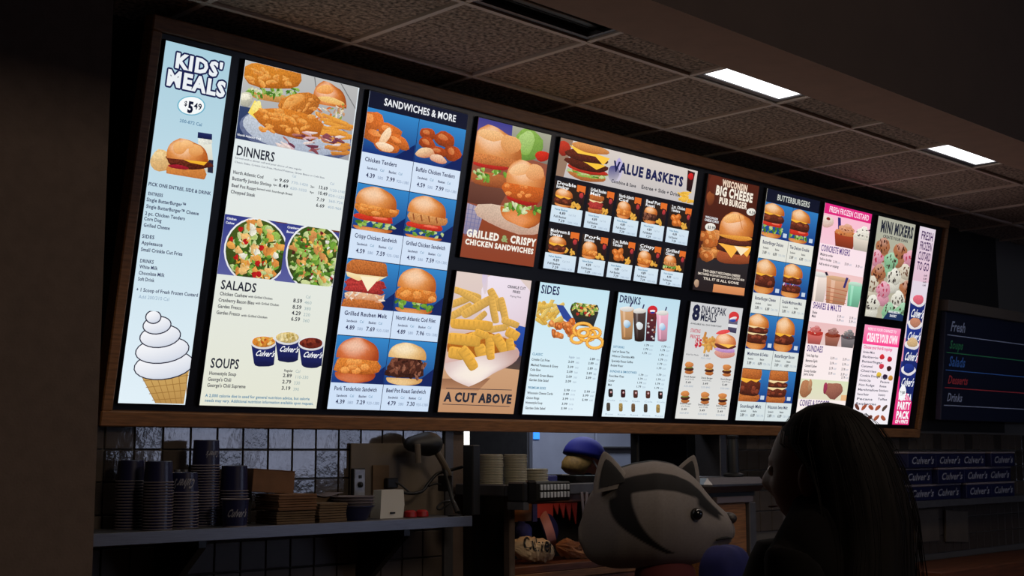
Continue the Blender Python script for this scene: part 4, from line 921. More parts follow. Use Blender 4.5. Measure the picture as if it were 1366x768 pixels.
for i in range(8):
    k, c = divmod(i, 2); u0 = r[0] if c == 0 else mid; u1 = mid if c == 0 else r[2]
    f = P.picr(u0, vb[k], u1, vt[k], 'picture of a burger, number %d of the blue grid' % (i+1)); f.rect(0, 0, 100, 100, (50, 124, 190), (18, 50, 124)); burger(f, 34, 50, 78, 98, BLY[i], bun=(236, 164, 84)); f.rect(78, 80, 92, 92, (200, 214, 230)); f.done()
    w_ = u1-u0; h_ = vb[k]-vt[k+1]; g = lambda x, y: (u0+w_*x/100, vt[k+1]+h_*y/100)
    LU.raw(BT[i], *g(6, 68), w_*.76, .017, NAVY, 'b', 0); LU.raw('Sandwich', *g(10, 46), w_*.2, .010, INK, 'b', 0); LU.raw('Basket', *g(54, 46), w_*.15, .010, INK, 'b', 0)
    LU.raw('3.89', *g(10, 22), w_*.15, .015, INK, 'b', 0); LU.raw('390', *g(28, 22), w_*.1, .012, GREY, 'r', 0); LU.raw('6.89', *g(48, 22), w_*.15, .015, INK, 'b', 0); LU.raw('730-1190', *g(68, 22), w_*.26, .012, GREY, 'r', 0)
dv_ = P.picr(r[0], LO, r[2], HI, 'thin dark dividing lines'); dv_.p.base = .0092
for v in vt[1:4]: dv_.p.poly([(r[0], v-.0015), (r[2], v-.0015), (r[2], v+.0015), (r[0], v+.0015)], [lin((50, 54, 60))+(0,)]*4)
dv_.p.poly([(mid-.0013, LO), (mid+.0013, LO), (mid+.0013, vt[0]), (mid-.0013, vt[0])], [lin((50, 54, 60))+(0,)]*4); dv_.done()
P.done()

# ---------------------------------------------------------------- frozen custard
P = Panel([(1100.2,273),(1162,286),(1059,563),(1123,567)], (4.100, LO, 4.595, HI), 'pink frozen custard panel with sundaes and shakes', (250, 222, 232), (250, 240, 236))
r = P.r
f = P.picr(r[0], P.h(1097.5, 286)[1], r[2], HI, 'magenta header strip'); f.rect(0, 0, 100, 100, (226, 40, 130), (220, 36, 120)); f.done()
def band(y0, y1, lb):
    a_, b_ = P.h(*y0), P.h(*y1); return P.picr(r[0], b_[1], r[2], a_[1], lb)
f = band((1097.5, 286), (1092.3, 325), 'picture of custard concretes in cups'); f.rect(0, 0, 100, 100, (250, 190, 210), (246, 200, 214)); f.blob(8, 26, 14, 20, (240, 226, 214), (200, 150, 140)); f.blob(10, 16, 4, 5, (150, 40, 40))
f.line(32, 4, 36, 46, 6, (50, 40, 110)); custardcup(f, 50, 60, 48, 80, (226, 140, 80), (176, 70, 40), [(120, 50, 30), (240, 180, 120)]); custardcup(f, 86, 60, 40, 90, (246, 240, 224), (240, 226, 210), [(40, 40, 44), (70, 60, 60)]); f.done()
f = band((1089, 360), (1083, 401.7), 'picture of shakes in three flavours'); f.rect(0, 0, 100, 100, (240, 196, 196), (240, 216, 214)); cupdrink(f, 10, 60, 34, 90, (246, 226, 214), badge=None, straw=False); f.line(20, 4, 24, 14, 5, (40, 30, 50)); cupdrink(f, 48, 60, 50, 84, (214, 150, 110), (226, 180, 140), None, False); f.line(66, 10, 62, 44, 5, (60, 50, 110)); cupdrink(f, 86, 64, 32, 76, (130, 210, 170), (200, 236, 214), None, False)
for k in range(4): f.line(26, 50+k*13, 70, 54+k*13, 2, (180, 100, 70))
f.done()
f = band((1080.5, 428.7), (1074.6, 458), 'picture of three sundaes'); f.rect(0, 0, 100, 100, (236, 190, 190), (226, 200, 196))
for (x, c) in [(16, (206, 60, 50)), (52, (150, 60, 36)), (86, (90, 80, 84))]: custardcup(f, x, 60, 32, 86, c, mix(c, (255, 255, 255), .25), [(250, 220, 200), (120, 20, 20)])
f.done()
f = band((1068.7, 504.8), (1064, 531.8), 'picture of custard cones and a scoop'); f.rect(0, 0, 100, 100, (220, 226, 190), (226, 220, 196)); f.blob(12, 50, 12, 44, (190, 130, 90), (140, 90, 60)); f.blob(20, 30, 4, 30, (200, 150, 110)); f.blob(70, 50, 20, 42, (170, 110, 90), (120, 70, 60), wob=.1); f.blob(52, 40, 4, 30, (170, 60, 90)); f.rect(88, 70, 100, 100, (230, 180, 130)); f.done()
LU = Fr(P.L, lambda x, y: (x, y)); vv = lambda x, y: P.h(x, y)[1]
LU.raw('FRESH FROZEN CUSTARD', r[0]+.04, vv(1098, 283), .42, .030, (255, 225, 240), 'b', 0)
for t, x, y, wd in [('CONCRETE MIXERS', 1091.5, 335, .30), ('SHAKES & MALTS', 1083, 411, .29), ('SUNDAES', 1074, 468, .16), ('CONES & SCOOPS', 1063, 541, .30)]: LU.raw(t, r[0]+.012, vv(x, y), wd, .033, (86, 60, 130), 'b', 0)
def row(t, x, y, wd, n=2, u=.2, st=.13): 
    v = vv(x, y); LU.raw(t, r[0]+.012, v, wd, .014, INK, 'b', 0)
    for k in range(n): LU.raw('3.19', r[0]+u+k*st, v-.004, .04, .014, INK, 'b', 0); LU.raw('600', r[0]+u+.045+k*st, v-.004, .03, .011, GREY, 'r', 0)
row('Made to order', 1091, 341, .13, 0); row('Vanilla or chocolate', 1090, 347, .12, 3, .15, .12); row('Add a mix-in or topping', 1089, 353.5, .2, 0)
row('Shake', 1082, 418, .05, 2, .27); row('Malt', 1081, 423, .04, 2, .27)
for k, t in enumerate(['Turtle, Fudge Pecan', 'Banana Split', 'Caramel Cashew', 'Scoop Sundae']): row(t, 1072.6, 475+k*7, .12, 2, .26)
row('Just a scoop', 1069, 500, .1, 1, .4)
P.done()

# ---------------------------------------------------------------- mini mixers, create your own, to go
P = Panel([(1170.5,289.4),(1218,300),(1153,422.6),(1204,430.7)], (4.671, MT0-.012, 5.105, HI), 'mini mixers panel crowded with custard cups', (176, 176, 160), (170, 172, 150))
f = P.picr(P.r[0], P.r[1], P.r[2], HI-.10, 'picture of many small cups of mixed custard')
f.rect(0, 0, 100, 100, (176, 176, 156), (180, 172, 150))
CC = [((240, 236, 220), [(60, 50, 50), (90, 80, 70)]), ((190, 120, 80), [(110, 50, 30), (70, 40, 30)]), ((150, 206, 160), [(70, 50, 40)]), ((236, 160, 180), [(200, 60, 90)]), ((226, 214, 190), [(120, 80, 60)])]
for (x, y, q) in [(22, 14, 1), (68, 16, 1), (98, 22, 3), (8, 30, 3), (46, 30, 2), (88, 40, 4), (20, 46, 1), (62, 48, 0), (6, 62, 4), (98, 60, 1), (38, 66, 3), (80, 74, 0), (14, 84, 0), (60, 90, 2), (96, 88, 2)]:
    c, b = CC[q]; f.blob(x, y+10, 17, 10, mix(c, (255, 255, 255), .1), tuple(t*.7 for t in c)); f.blob(x, y, 19, 9, c, tuple(t*.72 for t in c), wob=.1); f.blob(x, y-5, 11, 6, c, tuple(t*.85 for t in c), hl=.2); speck(f, x, y, 28, 15, 11, b, (1.6, 3.2))
f.blob(78, 102, 34, 12, (30, 50, 90), (20, 40, 80), g=0); f.done()
LU = Fr(P.L, lambda x, y: (x, y)); LU.raw('MINI MIXERS', P.r[0]+.03, 1.205, .38, .062, INK, 'x', 0); LU.raw('CREATE YOUR OWN', P.r[0]+.07, 1.172, .29, .017, INK, 'b', 0); LU.raw('AVAILABLE IN', P.r[0]+.25, .745, .13, .014, WHITE, 'b', 0); LU.raw('SHORT', P.r[0]+.27, .722, .08, .014, WHITE, 'b', 0)
P.done()
P = Panel([(1151.5,432.7),(1200,439.6),(1136,565.5),(1183.4,568)], (4.688, LO, 5.103, MB0), 'pink and white create your own toppings panel', (246, 226, 236), (244, 240, 246))
r = P.r; f = P.picr(r[0], .545, r[2], MB0, 'pink header of the toppings panel'); f.rect(0, 0, 100, 100, (250, 150, 190), (250, 60, 140)); f.done()
f = P.picr(r[0], LO, r[2], .545, 'small pictures of fruit and candy toppings')
for k, (x, y) in enumerate([(58, 14), (80, 16), (60, 26), (82, 28), (56, 37), (74, 39), (90, 40)]): f.blob(x, y, 7, 3.6, [(226, 50, 60), (200, 40, 60), (220, 60, 80), (60, 30, 30), (240, 200, 70), (50, 30, 60), (220, 150, 60)][k], n=9)
for j in (0, 1):
    for k in range(5): f.blob(9+k*19, 79+j*13, 8, 3, random.choice([(110, 60, 50), (180, 90, 60), (150, 40, 50), (90, 70, 60)]), n=9, rot=rnd(-30, 30), g=.6)
f.done(); LU = Fr(P.L, lambda x, y: (x, y))
LU.raw('HERE IS YOUR CHANCE TO', r[0]+.03, .628, .33, .016, (255, 235, 244), 'b', 0); LU.raw('CREATE YOUR OWN', r[0]+.03, .565, .355, .045, (255, 244, 250), 'x', 0); LU.raw('Choose your fruit & toppings', r[0]+.01, .520, .33, .018, (226, 60, 130), 'b', 0)
for k, t in enumerate(['Andes Mint', 'Blackberries', 'Butterfinger', 'Caramel', 'Cherries', 'Cookie Dough', 'Chocolate Chips', 'Hot Fudge', 'Marshmallow', 'Peanut Butter', 'Pecans', 'Raspberries']): LU.raw(t, r[0]+.012, .493-k*.0275, .13+.05*(k % 3), .013, (70, 70, 90), 'b', 0)
for k, t in enumerate(['Oreo', 'Pecans', 'Reese', 'Snickers', 'Strawberry', 'Toffee']): LU.raw(t, r[0]+.25, .352-k*.026, .08+.03*(k % 2), .013, (70, 70, 90), 'b', 0)
P.done()
P = Panel([(1225.8,302.3),(1248.4,307),(1189.4,568),(1209.6,568.8)], (5.160, LO, 5.358, HI), 'narrow to go panel with navy pint tubs at the right end', (226, 214, 226), (226, 70, 130))
r = P.r; f = P.picr(r[0], LO, r[2], .96, 'picture of navy tubs stacked above a pink corner')
f.rect(0, 0, 100, 40, (226, 214, 226), (224, 214, 226)); f.rect(0, 56, 100, 100, (230, 50, 130), (224, 40, 120)); f.quad([(0, 56), (0, 66), (100, 84), (100, 56)], (34, 50, 130), (26, 36, 100))
for (y, c, tc) in [(18, (30, 44, 120), (236, 110, 130)), (34, (34, 54, 140), (206, 140, 110)), (48, (30, 46, 124), (226, 190, 140)), (66, (30, 44, 120), (34, 54, 140))]:
    f.quad([(4, y-4), (98, y-4), (92, y+12), (12, y+12)], c, tuple(q*.8 for q in c)); f.blob(52, y-4, 46, 3.4, (240, 236, 236), (220, 214, 220), n=16, g=0); f.blob(52, y-5.5, 34, 3.4, tc, n=12)
    f.text("Culver's", 16, y+7, 92, 5.5, WHITE, 'b', shear=.4)
f.blob(34, 78, 22, 5.5, (250, 250, 250), (240, 240, 244), wob=0, g=0); f.text('2.99', 20, 79.6, 48, 3, INK, 'b'); f.done()
LU = Fr(P.L, lambda x, y: (x, y))
for k, t in enumerate(['FRESH', 'FROZEN', 'CUSTARD', 'TO GO']): LU.raw(t, r[0]+.02, 1.215-k*.062, .15, .048, (70, 40, 90), 'b', 0)
for k in range(4): LU.raw('6.49', r[0]+.12, .995-k*.0-k*.02, .04, .012, INK, 'b', 0)
for k, t in enumerate(['MAKE IT A', 'PARTY', 'PACK', 'OF 4 PINTS']): LU.raw(t, r[0]+.02, (.232, .175, .118, .088)[k], .155, (.036, .042, .042, .02)[k], WHITE, 'x', 0)
P.done()
# ------------------------------------------------------------------ shelf with cups and cartons
def W(x, y, z): return Vector((x, y, z+EYE))
SH = -.243                                                       # shelf top, from the eye
sh = empty('steel_shelf', W(1.70, 3.76, SH)); tag(sh, 'long stainless steel wall shelf under the left half of the menu board', 'shelf')
MB().box((-.03, .004, -.03), (1.83, .28, 0)).build('shelf_top', M['steel_dim'], sh)
MB().box((-.03, -.006, -.036), (1.83, .004, .003), .001).build('front_lip', M['steel'], sh)
for x in (.63, 1.50):
    mb = MB(); n = len(mb.v); P0 = [(x, .29, -.031), (x, .012, -.031), (x, .012, -.06), (x, .25, -.25), (x, .29, -.25)]
    mb.v = P0+[(p[0]+.028, p[1], p[2]) for p in P0]; mb.f = [(0, 1, 2, 3, 4), (9, 8, 7, 6, 5)]+[(i, i+5, (i+1) % 5+5, (i+1) % 5) for i in range(5)]; mb.m = [0]*7
    mb.build('shelf_bracket', M['blackgloss'], sh)

def wrap_text(s, r, r1, h, z0, cap, width, ang, m, flip=False, wt='b'):
    """letters printed on a round cup wall: radius r at the base, r1 at height h"""
    gl, L_ = layout(s, width, cap, wt, .45); mb = MB()
    for vs, fs in gl:
        n = len(mb.v)
        for x, y in vs:
            xx, yy = (x-L_/2), y
            if flip: xx, yy = -xx, cap-yy
            z = z0+yy; rr = r+(r1-r)*z/h+.0006; a = ang+xx/rr
            mb.v.append((rr*cos(a), rr*sin(a), z))
        for f in fs: mb.face(tuple(n+i for i in f))
    return mb, m
CAMDIR = lambda p: math.atan2(-p[1], -p[0])
def cup_mesh(rb, rtop, h, inverted=True):
    """inverted: rim down. materials: navy wall, white rim"""
    mb = MB(); g = .0035
    if inverted: mb.lathe([(rb-.0008, 0), (rb+.0015, .0006), (rb+.003, g/2), (rb+.0015, g), (rb-.0012, g+.0004), (rtop, h-.002), (rtop-.002, h), (rtop-.006, h), (rtop-.007, h-.004), (0.001, h-.004)], 22, cap0=False, mats=[1, 1, 1, 1, 0, 0, 0, 0, 0])
    else: mb.lathe([(rb-.002, 0), (rb, .0005), (rb, .005), (rb+.0006, .0055), (rtop-.001, h-g), (rtop+.002, h-g*.9), (rtop+.003, h-g/2), (rtop+.0015, h), (rtop-.004, h), (rb-.003, .008), (.001, .008)], 22, mats=[1, 1, 0, 0, 1, 1, 1, 1, 1, 1])
    return mb
ORD = ['', 'top', 'second', 'third', 'fourth', 'fifth', 'sixth', 'seventh', 'eighth', 'ninth', 'tenth', 'eleventh', 'twelfth', 'thirteenth', 'fourteenth', 'fifteenth', 'sixteenth', 'seventeenth', 'eighteenth', 'nineteenth', 'twentieth', 'twenty-first', 'twenty-second', 'twenty-third', 'twenty-fourth']
def stack(cx, cy, r, rt_, h, n, pitch, where, script=None):
    base = None
    for k in range(n):
        last = k == n-1
        if base is None:
            base = cup_mesh(r, rt_, h).build('paper_cup', [M['navy'], M['rim']]); o = base; smooth_by_angle(o)
        else: o = base.copy(); col.objects.link(o)
        o.location = W(cx, cy, SH+.0005+k*pitch)
        q = n-k
        tag(o, ('upside-down navy paper cup on top of ' if q == 1 else '%s cup down, only its white rim showing, in ' % ORD[q])+where, 'cup', 'navy cups in '+where)
        if last and script:
            mb, m_ = wrap_text("Culver's", r, rt_, h, *script[:2], script[2], CAMDIR((cx, cy))+script[3], M['ink'], flip=True)
            mb.build('lettering', m_, o)
stack(2.185, 3.965, .0455, .041, .070, 17, .0096, 'the half hidden leftmost stack')
stack(2.224, 3.855, .0475, .043, .070, 17, .0094, 'the second stack from the left')
stack(2.332, 3.875, .0475, .042, .068, 13, .0096, 'the third stack from the left', (.016, .030, .072, .12))
stack(2.462, 3.955, .0475, .043, .088, 23, .0092, 'the tallest stack', (.03, .02, .05, .62))
stack(2.548, 3.91, .0475, .044, .088, 13, .0096, 'the stack behind the upright cup')
u_ = cup_mesh(.039, .0455, .094, False).build('paper_cup', [M['navy'], M['rim']]); smooth_by_angle(u_); 
u_.location = W(2.484, 3.802, SH+.001)
tag(u_, 'single upright navy paper cup with white script in front of the stacks', 'cup')
mb, m_ = wrap_text("Culver's", .039, .0455, .094, .035, .024, .070, CAMDIR((2.49, 3.82))+.12, M['ink']); mb.build('lettering', m_, u_)
# small clear lids behind stack three
for k, (x, y) in enumerate([(2.352, 3.955), (2.378, 3.952)]):
    o = MB().lathe([(.012, 0), (.013, .12+.05), (.012, .19), (.001, .19)], 14).build('straw_dispenser_tube', M['steel_dim']); smooth_by_angle(o); o.location = W(x, y, SH+.001)
    tag(o, ['slim grey tube behind the cup stacks, the left of two', 'slim grey tube behind the cup stacks, the right of two'][k], 'tube', 'slim tubes behind the cups')
def carton(name, c, size, rz, m, label, cat, tilt=0, group=None, flaps=True, layers=0):
    t = empty(name, c, rz); t.rotation_euler = (0, tilt, rz); tag(t, label, cat, group)
    sx, sy, sz = size
    if layers:
        MB().box((-sx/2, -sy/2, 0), (sx/2, sy/2, sz*.04)).build('bottom_sheet', m, t); b0 = None
        for k in range(layers):
            z = sz*.05+k*sz*.95/layers
            o = MB().box((-sx/2, -sy/2, 0), (sx/2, sy/2, sz*.95/layers*.82), .0008).build('folded_carton', m, t) if b0 is None else b0.copy()
            if b0 is None: b0 = o
            else: col.objects.link(o); o.parent = t
            o.location = (rnd(-.003, .003), rnd(-.003, .003), z); o.rotation_euler = (0, 0, rnd(-.02, .02))
    else:
        MB().box((-sx/2, -sy/2, 0), (sx/2, sy/2, sz), .0012).build('box_body', m, t)
        if flaps:
            MB().box((-sx/2-.001, -sy/2-.002, sz-.0), (sx/2+.001, sy*.02, sz+.002), .0005).build('flap', m, t); MB().box((-sx/2, sy*.03, sz), (sx/2, sy/2+.002, sz+.0022), .0005).build('flap', m, t)
    return t
carton('folded_carton_stack', W(2.735, 3.87, SH+.001), (.155, .14, .045), -.06, M['card2'], 'lower bundle of flat brown cartons beside the cups', 'cartons', layers=5)
carton('folded_carton_stack', W(2.735, 3.868, SH+.049), (.158, .15, .056), -.02, M['card'], 'upper bundle of flat brown cartons beside the cups', 'cartons', layers=6)
carton('cardboard_box', W(2.690, 3.925, SH+.108), (.165, .10, .078), -.10, M['card'], 'open cardboard box lying on the carton bundles, leaning', 'box', tilt=.07)
carton('folded_carton_stack', W(2.905, 3.88, SH+.001), (.128, .12, .068), .05, M['card2'], 'small brown carton bundle right of the larger bundles', 'cartons', layers=7)
MBk = MB().box((-.022, -.03, 0), (.022, .03, .115), .004).build('black_napkin_holder', M['black']); MBk.location = W(2.625, 3.975, SH+.001)
tag(MBk, 'small black box standing between the cups and the cartons', 'box')
# bowls and paper liners
def bowl(c, r, h, m, label, group, name='paper_bowl'):
    o = MB().lathe([(r*.62, 0), (r*.66, .0), (r*.98, h*.92), (r*1.04, h*.94), (r*1.04, h), (r*.96, h), (r*.62, .006), (.001, .006)], 24).build(name, m); smooth_by_angle(o); o.location = c; return tag(o, label, 'bowl', group)
bowl(W(3.045, 3.885, SH+.001), .080, .052, M['navy'], 'navy paper bowl at the foot of the bowl pile on the shelf', 'bowls piled on the shelf')
for k in range(3): bowl(W(3.048, 3.885, SH+.030+k*.011), .078, .036, M['rim'], ['white paper bowl lowest in the pile above the navy one', 'white paper bowl in the middle of the pile', 'white paper bowl on top of the pile'][k], 'bowls piled on the shelf')
def sheet(c, sx, sy, lift, m, label, rz):
    mb = MB(); n = 12; 
    for side in (0, 1):
        for i in range(n+1):
            for j in range(2):
                x = -sx/2+sx*i/n; mb.v.append((x, -sy/2+sy*j, lift*cos(i/n*2*pi)*.5+lift*.5-(.0016 if side else 0)))
    N_ = 2*(n+1)
    for i in range(n):
        a = i*2; mb.face((a, a+2, a+3, a+1)); mb.face((N_+a+1, N_+a+3, N_+a+2, N_+a)); mb.face((a, N_+a, N_+a+2, a+2)); mb.face((a+1, a+3, N_+a+3, N_+a+1))
    mb.face((0, 1, N_+1, N_)); mb.face((2*n, N_+2*n, N_+2*n+1, 2*n+1))
    o = mb.build('paper_liner', m, smooth=False); o.location = c; o.rotation_euler = (0, 0, rz); return tag(o, label, 'paper', 'paper liners on the shelf')
sheet(W(2.965, 3.985, SH+.088), .16, .09, .012, M['rim'], 'wavy pale paper liner behind the small carton bundle', .0)
pb_ = MB().box((-.085, -.035, 0), (.07, .035, .085), .002).build('liner_box', M['card2']); pb_.location = W(2.965, 3.985, SH+.001); tag(pb_, 'low box of paper liners against the tiles', 'box')
# white device, red caps, switch plate, backsplash
t = empty('white_charger_box', W(3.225, 3.90, SH+.001)); tag(t, 'white plastic box with a small dark slot standing on the shelf', 'device')
mb = MB(); mb.v = [(-.060, -.03, 0), (.052, -.03, 0), (.052, .03, 0), (-.060, .03, 0), (-.048, -.022, .106), (.060, -.022, .106), (.060, .025, .106), (-.048, .025, .106), (.062, -.026, .05), (.062, .028, .05)]
for f in [(3, 2, 1, 0), (4, 5, 6, 7), (0, 1, 8, 5, 4), (1, 2, 9, 8), (8, 9, 6, 5), (2, 3, 7, 6, 9), (3, 0, 4, 7)]: mb.face(f)
mb.build('casing', M['white'], t); MB().box((-.012, -.034, .017), (.010, -.028, .023)).build('slot', M['black'], t)
for k, x in enumerate((3.325, 3.385)):
    o = MB().lathe([(.024, 0), (.026, .002), (.024, .02), (.016, .026), (.001, .027)], 16).build('red_cap', M['red']); smooth_by_angle(o); o.location = W(x, 3.885, SH+.001)
    tag(o, ['red plastic cap lying next to the white box', 'red plastic cap farther right of the white box'][k], 'cap', 'red caps on the shelf')
bs = MB().box((3.16, 4.045, EYE-.262), (3.645, 4.0538, EYE+.040), .002).build('backsplash_panel', M['cream']); tag(bs, 'dim cream panel covering the tiles behind the shelf end', 'panel')
yp = MB().box((3.262, 4.036, EYE-.16), (3.345, 4.0425, EYE-.045), .001).build('cork_note', M['card2']); tag(yp, 'tan card fixed on the cream panel above the white box', 'card')
t = empty('switch_plate', W(3.190, 4.0, -.112)); tag(t, 'metal switch plate with a dark knob on the cream panel', 'switch')
MB().box((-.030, .030, -.056), (.030, .0425, .056), .002).build('plate_rim', M['black'], t); MB().box((-.026, .026, -.052), (.026, .031, .052), .002).build('plate', mat('switch_metal', (150, 155, 168), .4, metal=.3, noise=.3, nscale=30), t)
k_ = MB().lathe([(.011, 0), (.011, .008), (.006, .014), (.001, .015)], 12, M=T3(0, .026, -.006) @ R3('X', pi/2)).build('knob', M['black'], t); smooth_by_angle(k_)
MB().box((-.006, .022, .018), (.006, .027, .030)).build('toggle', M['black'], t)
# desk lamp with hood, leaning cream arm, and cables
def pxp(x, y, Y): v = onY(x, y, Y); return v
t = empty('hooded_scanner_lamp', (0, 0, 0)); tag(t, 'black hooded lamp on a pale leaning arm at the right end of the shelf', 'lamp')
hp = pxp(565, 592, 3.95)
hood = MB().ell(hp, (.088, .06, .046), 20, 10, fn=lambda d: 1+.12*sin(4*d.x)).build('hood', M['black'], t); hood.data.polygons.foreach_set('use_smooth', [True]*len(hood.data.polygons))
a_, b_ = pxp(581, 600, 3.93), pxp(599, 633, 3.93)
MB().tube([a_, (a_+b_)/2+Vector((.002, 0, .002)), b_], .013, 10).build('arm', M['cream'], t)
MB().tube([pxp(557, 592, 3.90), pxp(558, 617, 3.90)], .012, 10).build('strut', M['cream'], t)
MB().tube([pxp(592, 622, 3.94), pxp(604, 668, 3.86), pxp(611, 684, 3.81)], [.010, .008, .012], 10).build('stem', M['black'], t)
MB().box(tuple(pxp(585, 655, 3.96)), tuple(pxp(602, 634, 3.90)-Vector((0, -.0, 0))), .004).build('clamp', M['black'], t)
p_ = pxp(612, 689, 3.91); ft = MB().lathe([(.028, 0), (.028, .006), (.01, .012), (.001, .012)], 18).build('foot', M['black'], t); smooth_by_angle(ft); ft.location = (3.488, 3.81, EYE+SH+.0005)
def cable(pts, r, label, Y=3.93):
    P_ = [pxp(x, y, yy) for x, y, yy in pts]; out = []
    for i in range(len(P_)-1):
        p0, p1, p2, p3 = P_[max(i-1, 0)], P_[i], P_[i+1], P_[min(i+2, len(P_)-1)]
        for k in range(5):
            t = k/5; out.append(.5*((2*p1)+(-p0+p2)*t+(2*p0-5*p1+4*p2-p3)*t*t+(-p0+3*p1-3*p2+p3)*t**3))
    out.append(P_[-1]); o = MB().tube(out, r, 7).build('cable', M['black'], smooth=True); tag(o, label, 'cable', 'cables by the shelf end'); return o
cable([(524, 643, 4.02), (534, 646, 4.0), (546, 656, 3.98), (551, 658, 3.98)], .0045, 'short black cable from the plug to the longer cable')
cable([(534, 656, 3.96), (548, 658, 3.96), (563, 655, 3.96), (572, 644, 3.96), (583, 632, 3.95), (596, 628, 3.95), (608, 625, 3.93), (618, 622, 3.9)], .0065, 'thick black cable sweeping up from the white box')
cable([(572, 648, 3.95), (582, 645, 3.95), (594, 648, 3.94)], .004, 'thin black cable below the thick one')
cable([(600, 668, 3.92), (590, 670, 3.92), (583, 677, 3.92), (588, 679, 3.92), (600, 670, 3.92), (606, 660, 3.92)], .004, 'looped black cable hanging behind the lamp stem')
pl = MB().box((-.028, -.012, -.02), (.028, .012, .02), .004).build('plug', M['black']); pl.location = pxp(522, 644, 4.022); tag(pl, 'black plug stuck on the tan card', 'plug')

# ------------------------------------------------------------------ register counter in the pass-through
bx = MB().box((3.575, 3.80, EYE-.242), (3.617, 3.86, EYE+.034), .004).build('black_speaker_box', M['black']); tag(bx, 'tall black box left of the clear lids stack', 'box')
cb = empty('counter_cabinet', (3.76, 3.78, 0)); tag(cb, 'serving counter with a steel top and an open wood-lined bay', 'counter')
MB().box((-.04, -.03, EYE-.163), (1.10, .72, EYE-.1462), .002).build('counter_top', M['steel_dim'], cb)
MB().box((-.06, -.05, EYE-.170), (1.10, -.03, EYE-.124), .004).build('steel_edge', M['steel_dim'], cb)
MB().box((-.06, -.03, EYE-.170), (-.04, .26, EYE-.124), .004).build('steel_edge', M['steel_dim'], cb)
MB().box((0, .03, 0), (.02, .70, EYE-.163)).build('black_side', M['blackgloss'], cb)
MB().box((-.006, -.006, 0), (.026, .03, EYE-.163), .003).build('grey_post', M['wallpaint'], cb)
MB().box((.026, .0, EYE-.203), (.90, .03, EYE-.163), .003).build('wood_rail', M['wood_dark'], cb)
MB().box((.02, .40, 0), (1.10, .44, EYE-.163)).build('bay_back', M['black'], cb)
MB().box((.026, .0, EYE-.485), (1.10, .40, EYE-.455), .003).build('bay_floor', M['wood_dark'], cb)
MB().box((.026, .0, EYE-.515), (1.10, .02, EYE-.485), .002).build('trim_strip', M['wood'], cb)
MB().box((.026, .005, 0), (1.10, .03, EYE-.515), .003).build('front_board', M['wood_dark'], cb)
MB().box((.74, .06, EYE-.455), (.78, .40, EYE-.203), .003).build('black_divider', M['black'], cb)
for k in range(2):
    o = MB().box((-.008, 0, -.13), (.008, .005, 0), .001).build('hanging_strip', M['rim'], cb); q_ = onY(776+k*7, 656, 3.72); o.location = (q_.x-3.76, -.062, q_.z); o.rotation_euler = (0, (-.10, .10)[k], 0)
# stacks of clear lids: each lid a thing
lidm = mat('clear_plastic_lids', (176, 170, 150), .35, spec=.6, noise=.15, nscale=40)
lidp = None
for (cx, cy, r, n, pit, wh) in [(3.830, 3.96, .051, 21, .0068, 'the left stack of lids'), (3.962, 3.95, .052, 21, .0068, 'the middle stack of lids'), (4.092, 3.95, .048, 12, .0068, 'the low right stack of lids')]:
    for k in range(n):
        if lidp is None:
            lidp = MB().lathe([(r-.001, 0), (r, .0008), (r, .0040), (r-.004, .0048), (r-.006, .0058), (.001, .0058)], 20).build('drink_lid', lidm); o = lidp; smooth_by_angle(o)
        else: o = lidp.copy(); col.objects.link(o)
        o.location = W(cx+rnd(-.001, .001), cy+rnd(-.001, .001), -.1458+k*pit)
        tag(o, '%s clear plastic drink lid from the top of %s' % (ORD[n-k], wh) if k < n-1 else 'topmost clear plastic drink lid of '+wh, 'lid', 'clear lids in '+wh)
# printer with keypad
t = empty('key_pad', (3.690, 3.633, EYE-.190)); t.rotation_euler = (0, 0, 0); tag(t, 'black keypad with two rows of pale keys fixed on the counter edge', 'keypad')
MB().box((.0, .0, .0), (.275, .09, .078), .006).build('casing', M['black'], t)
MB().box((.02, -.006, -.006), (.075, .02, .084), .008).build('handle_block', M['blackgloss'], t)
k0 = None
keym = mat('pale_keys', (190, 200, 214), .5)
for r_ in range(2):
    for c in range(9):
        wide = c in (0, 8)
        o = MB().box((-.006, -.004, -.011), (.006, .004, .011), .0015).build('key', keym, t) if k0 is None else k0.copy()
        if k0 is None: k0 = o
        else: col.objects.link(o); o.parent = t
        o.location = (.098+c*.0195, -.003, .026+r_*.030)
MB().box((.0, .0, -.03), (.03, .09, .0)).build('bracket', M['steel_dim'], t)
# bowl of snacks in front of the employee
t = empty('snack_tray', W(4.42, 4.04, -.1455)); tag(t, 'black tray below the blue cap, on the counter', 'tray')
MB().lathe([(.11, 0), (.115, .002), (.13, .045), (.134, .046), (.128, .05), (.11, .01), (.001, .01)], 22).build('tray_body', M['blackgloss'], t)
o = MB().box((-.05, -.03, 0), (.05, .03, .05), .006).build('blue_packet', mat('blue_packet', (38, 40, 110), .5)); o.location = W(4.20, 4.00, -.1453); tag(o, 'small blue packet left of the black tray', 'packet')
o = MB().box((-.09, -.035, 0), (.09, .035, .003), .0008).build('white_slip', M['rim']); o.location = W(4.33, 3.88, -.1453); tag(o, 'white paper slip lying on the counter edge', 'paper')
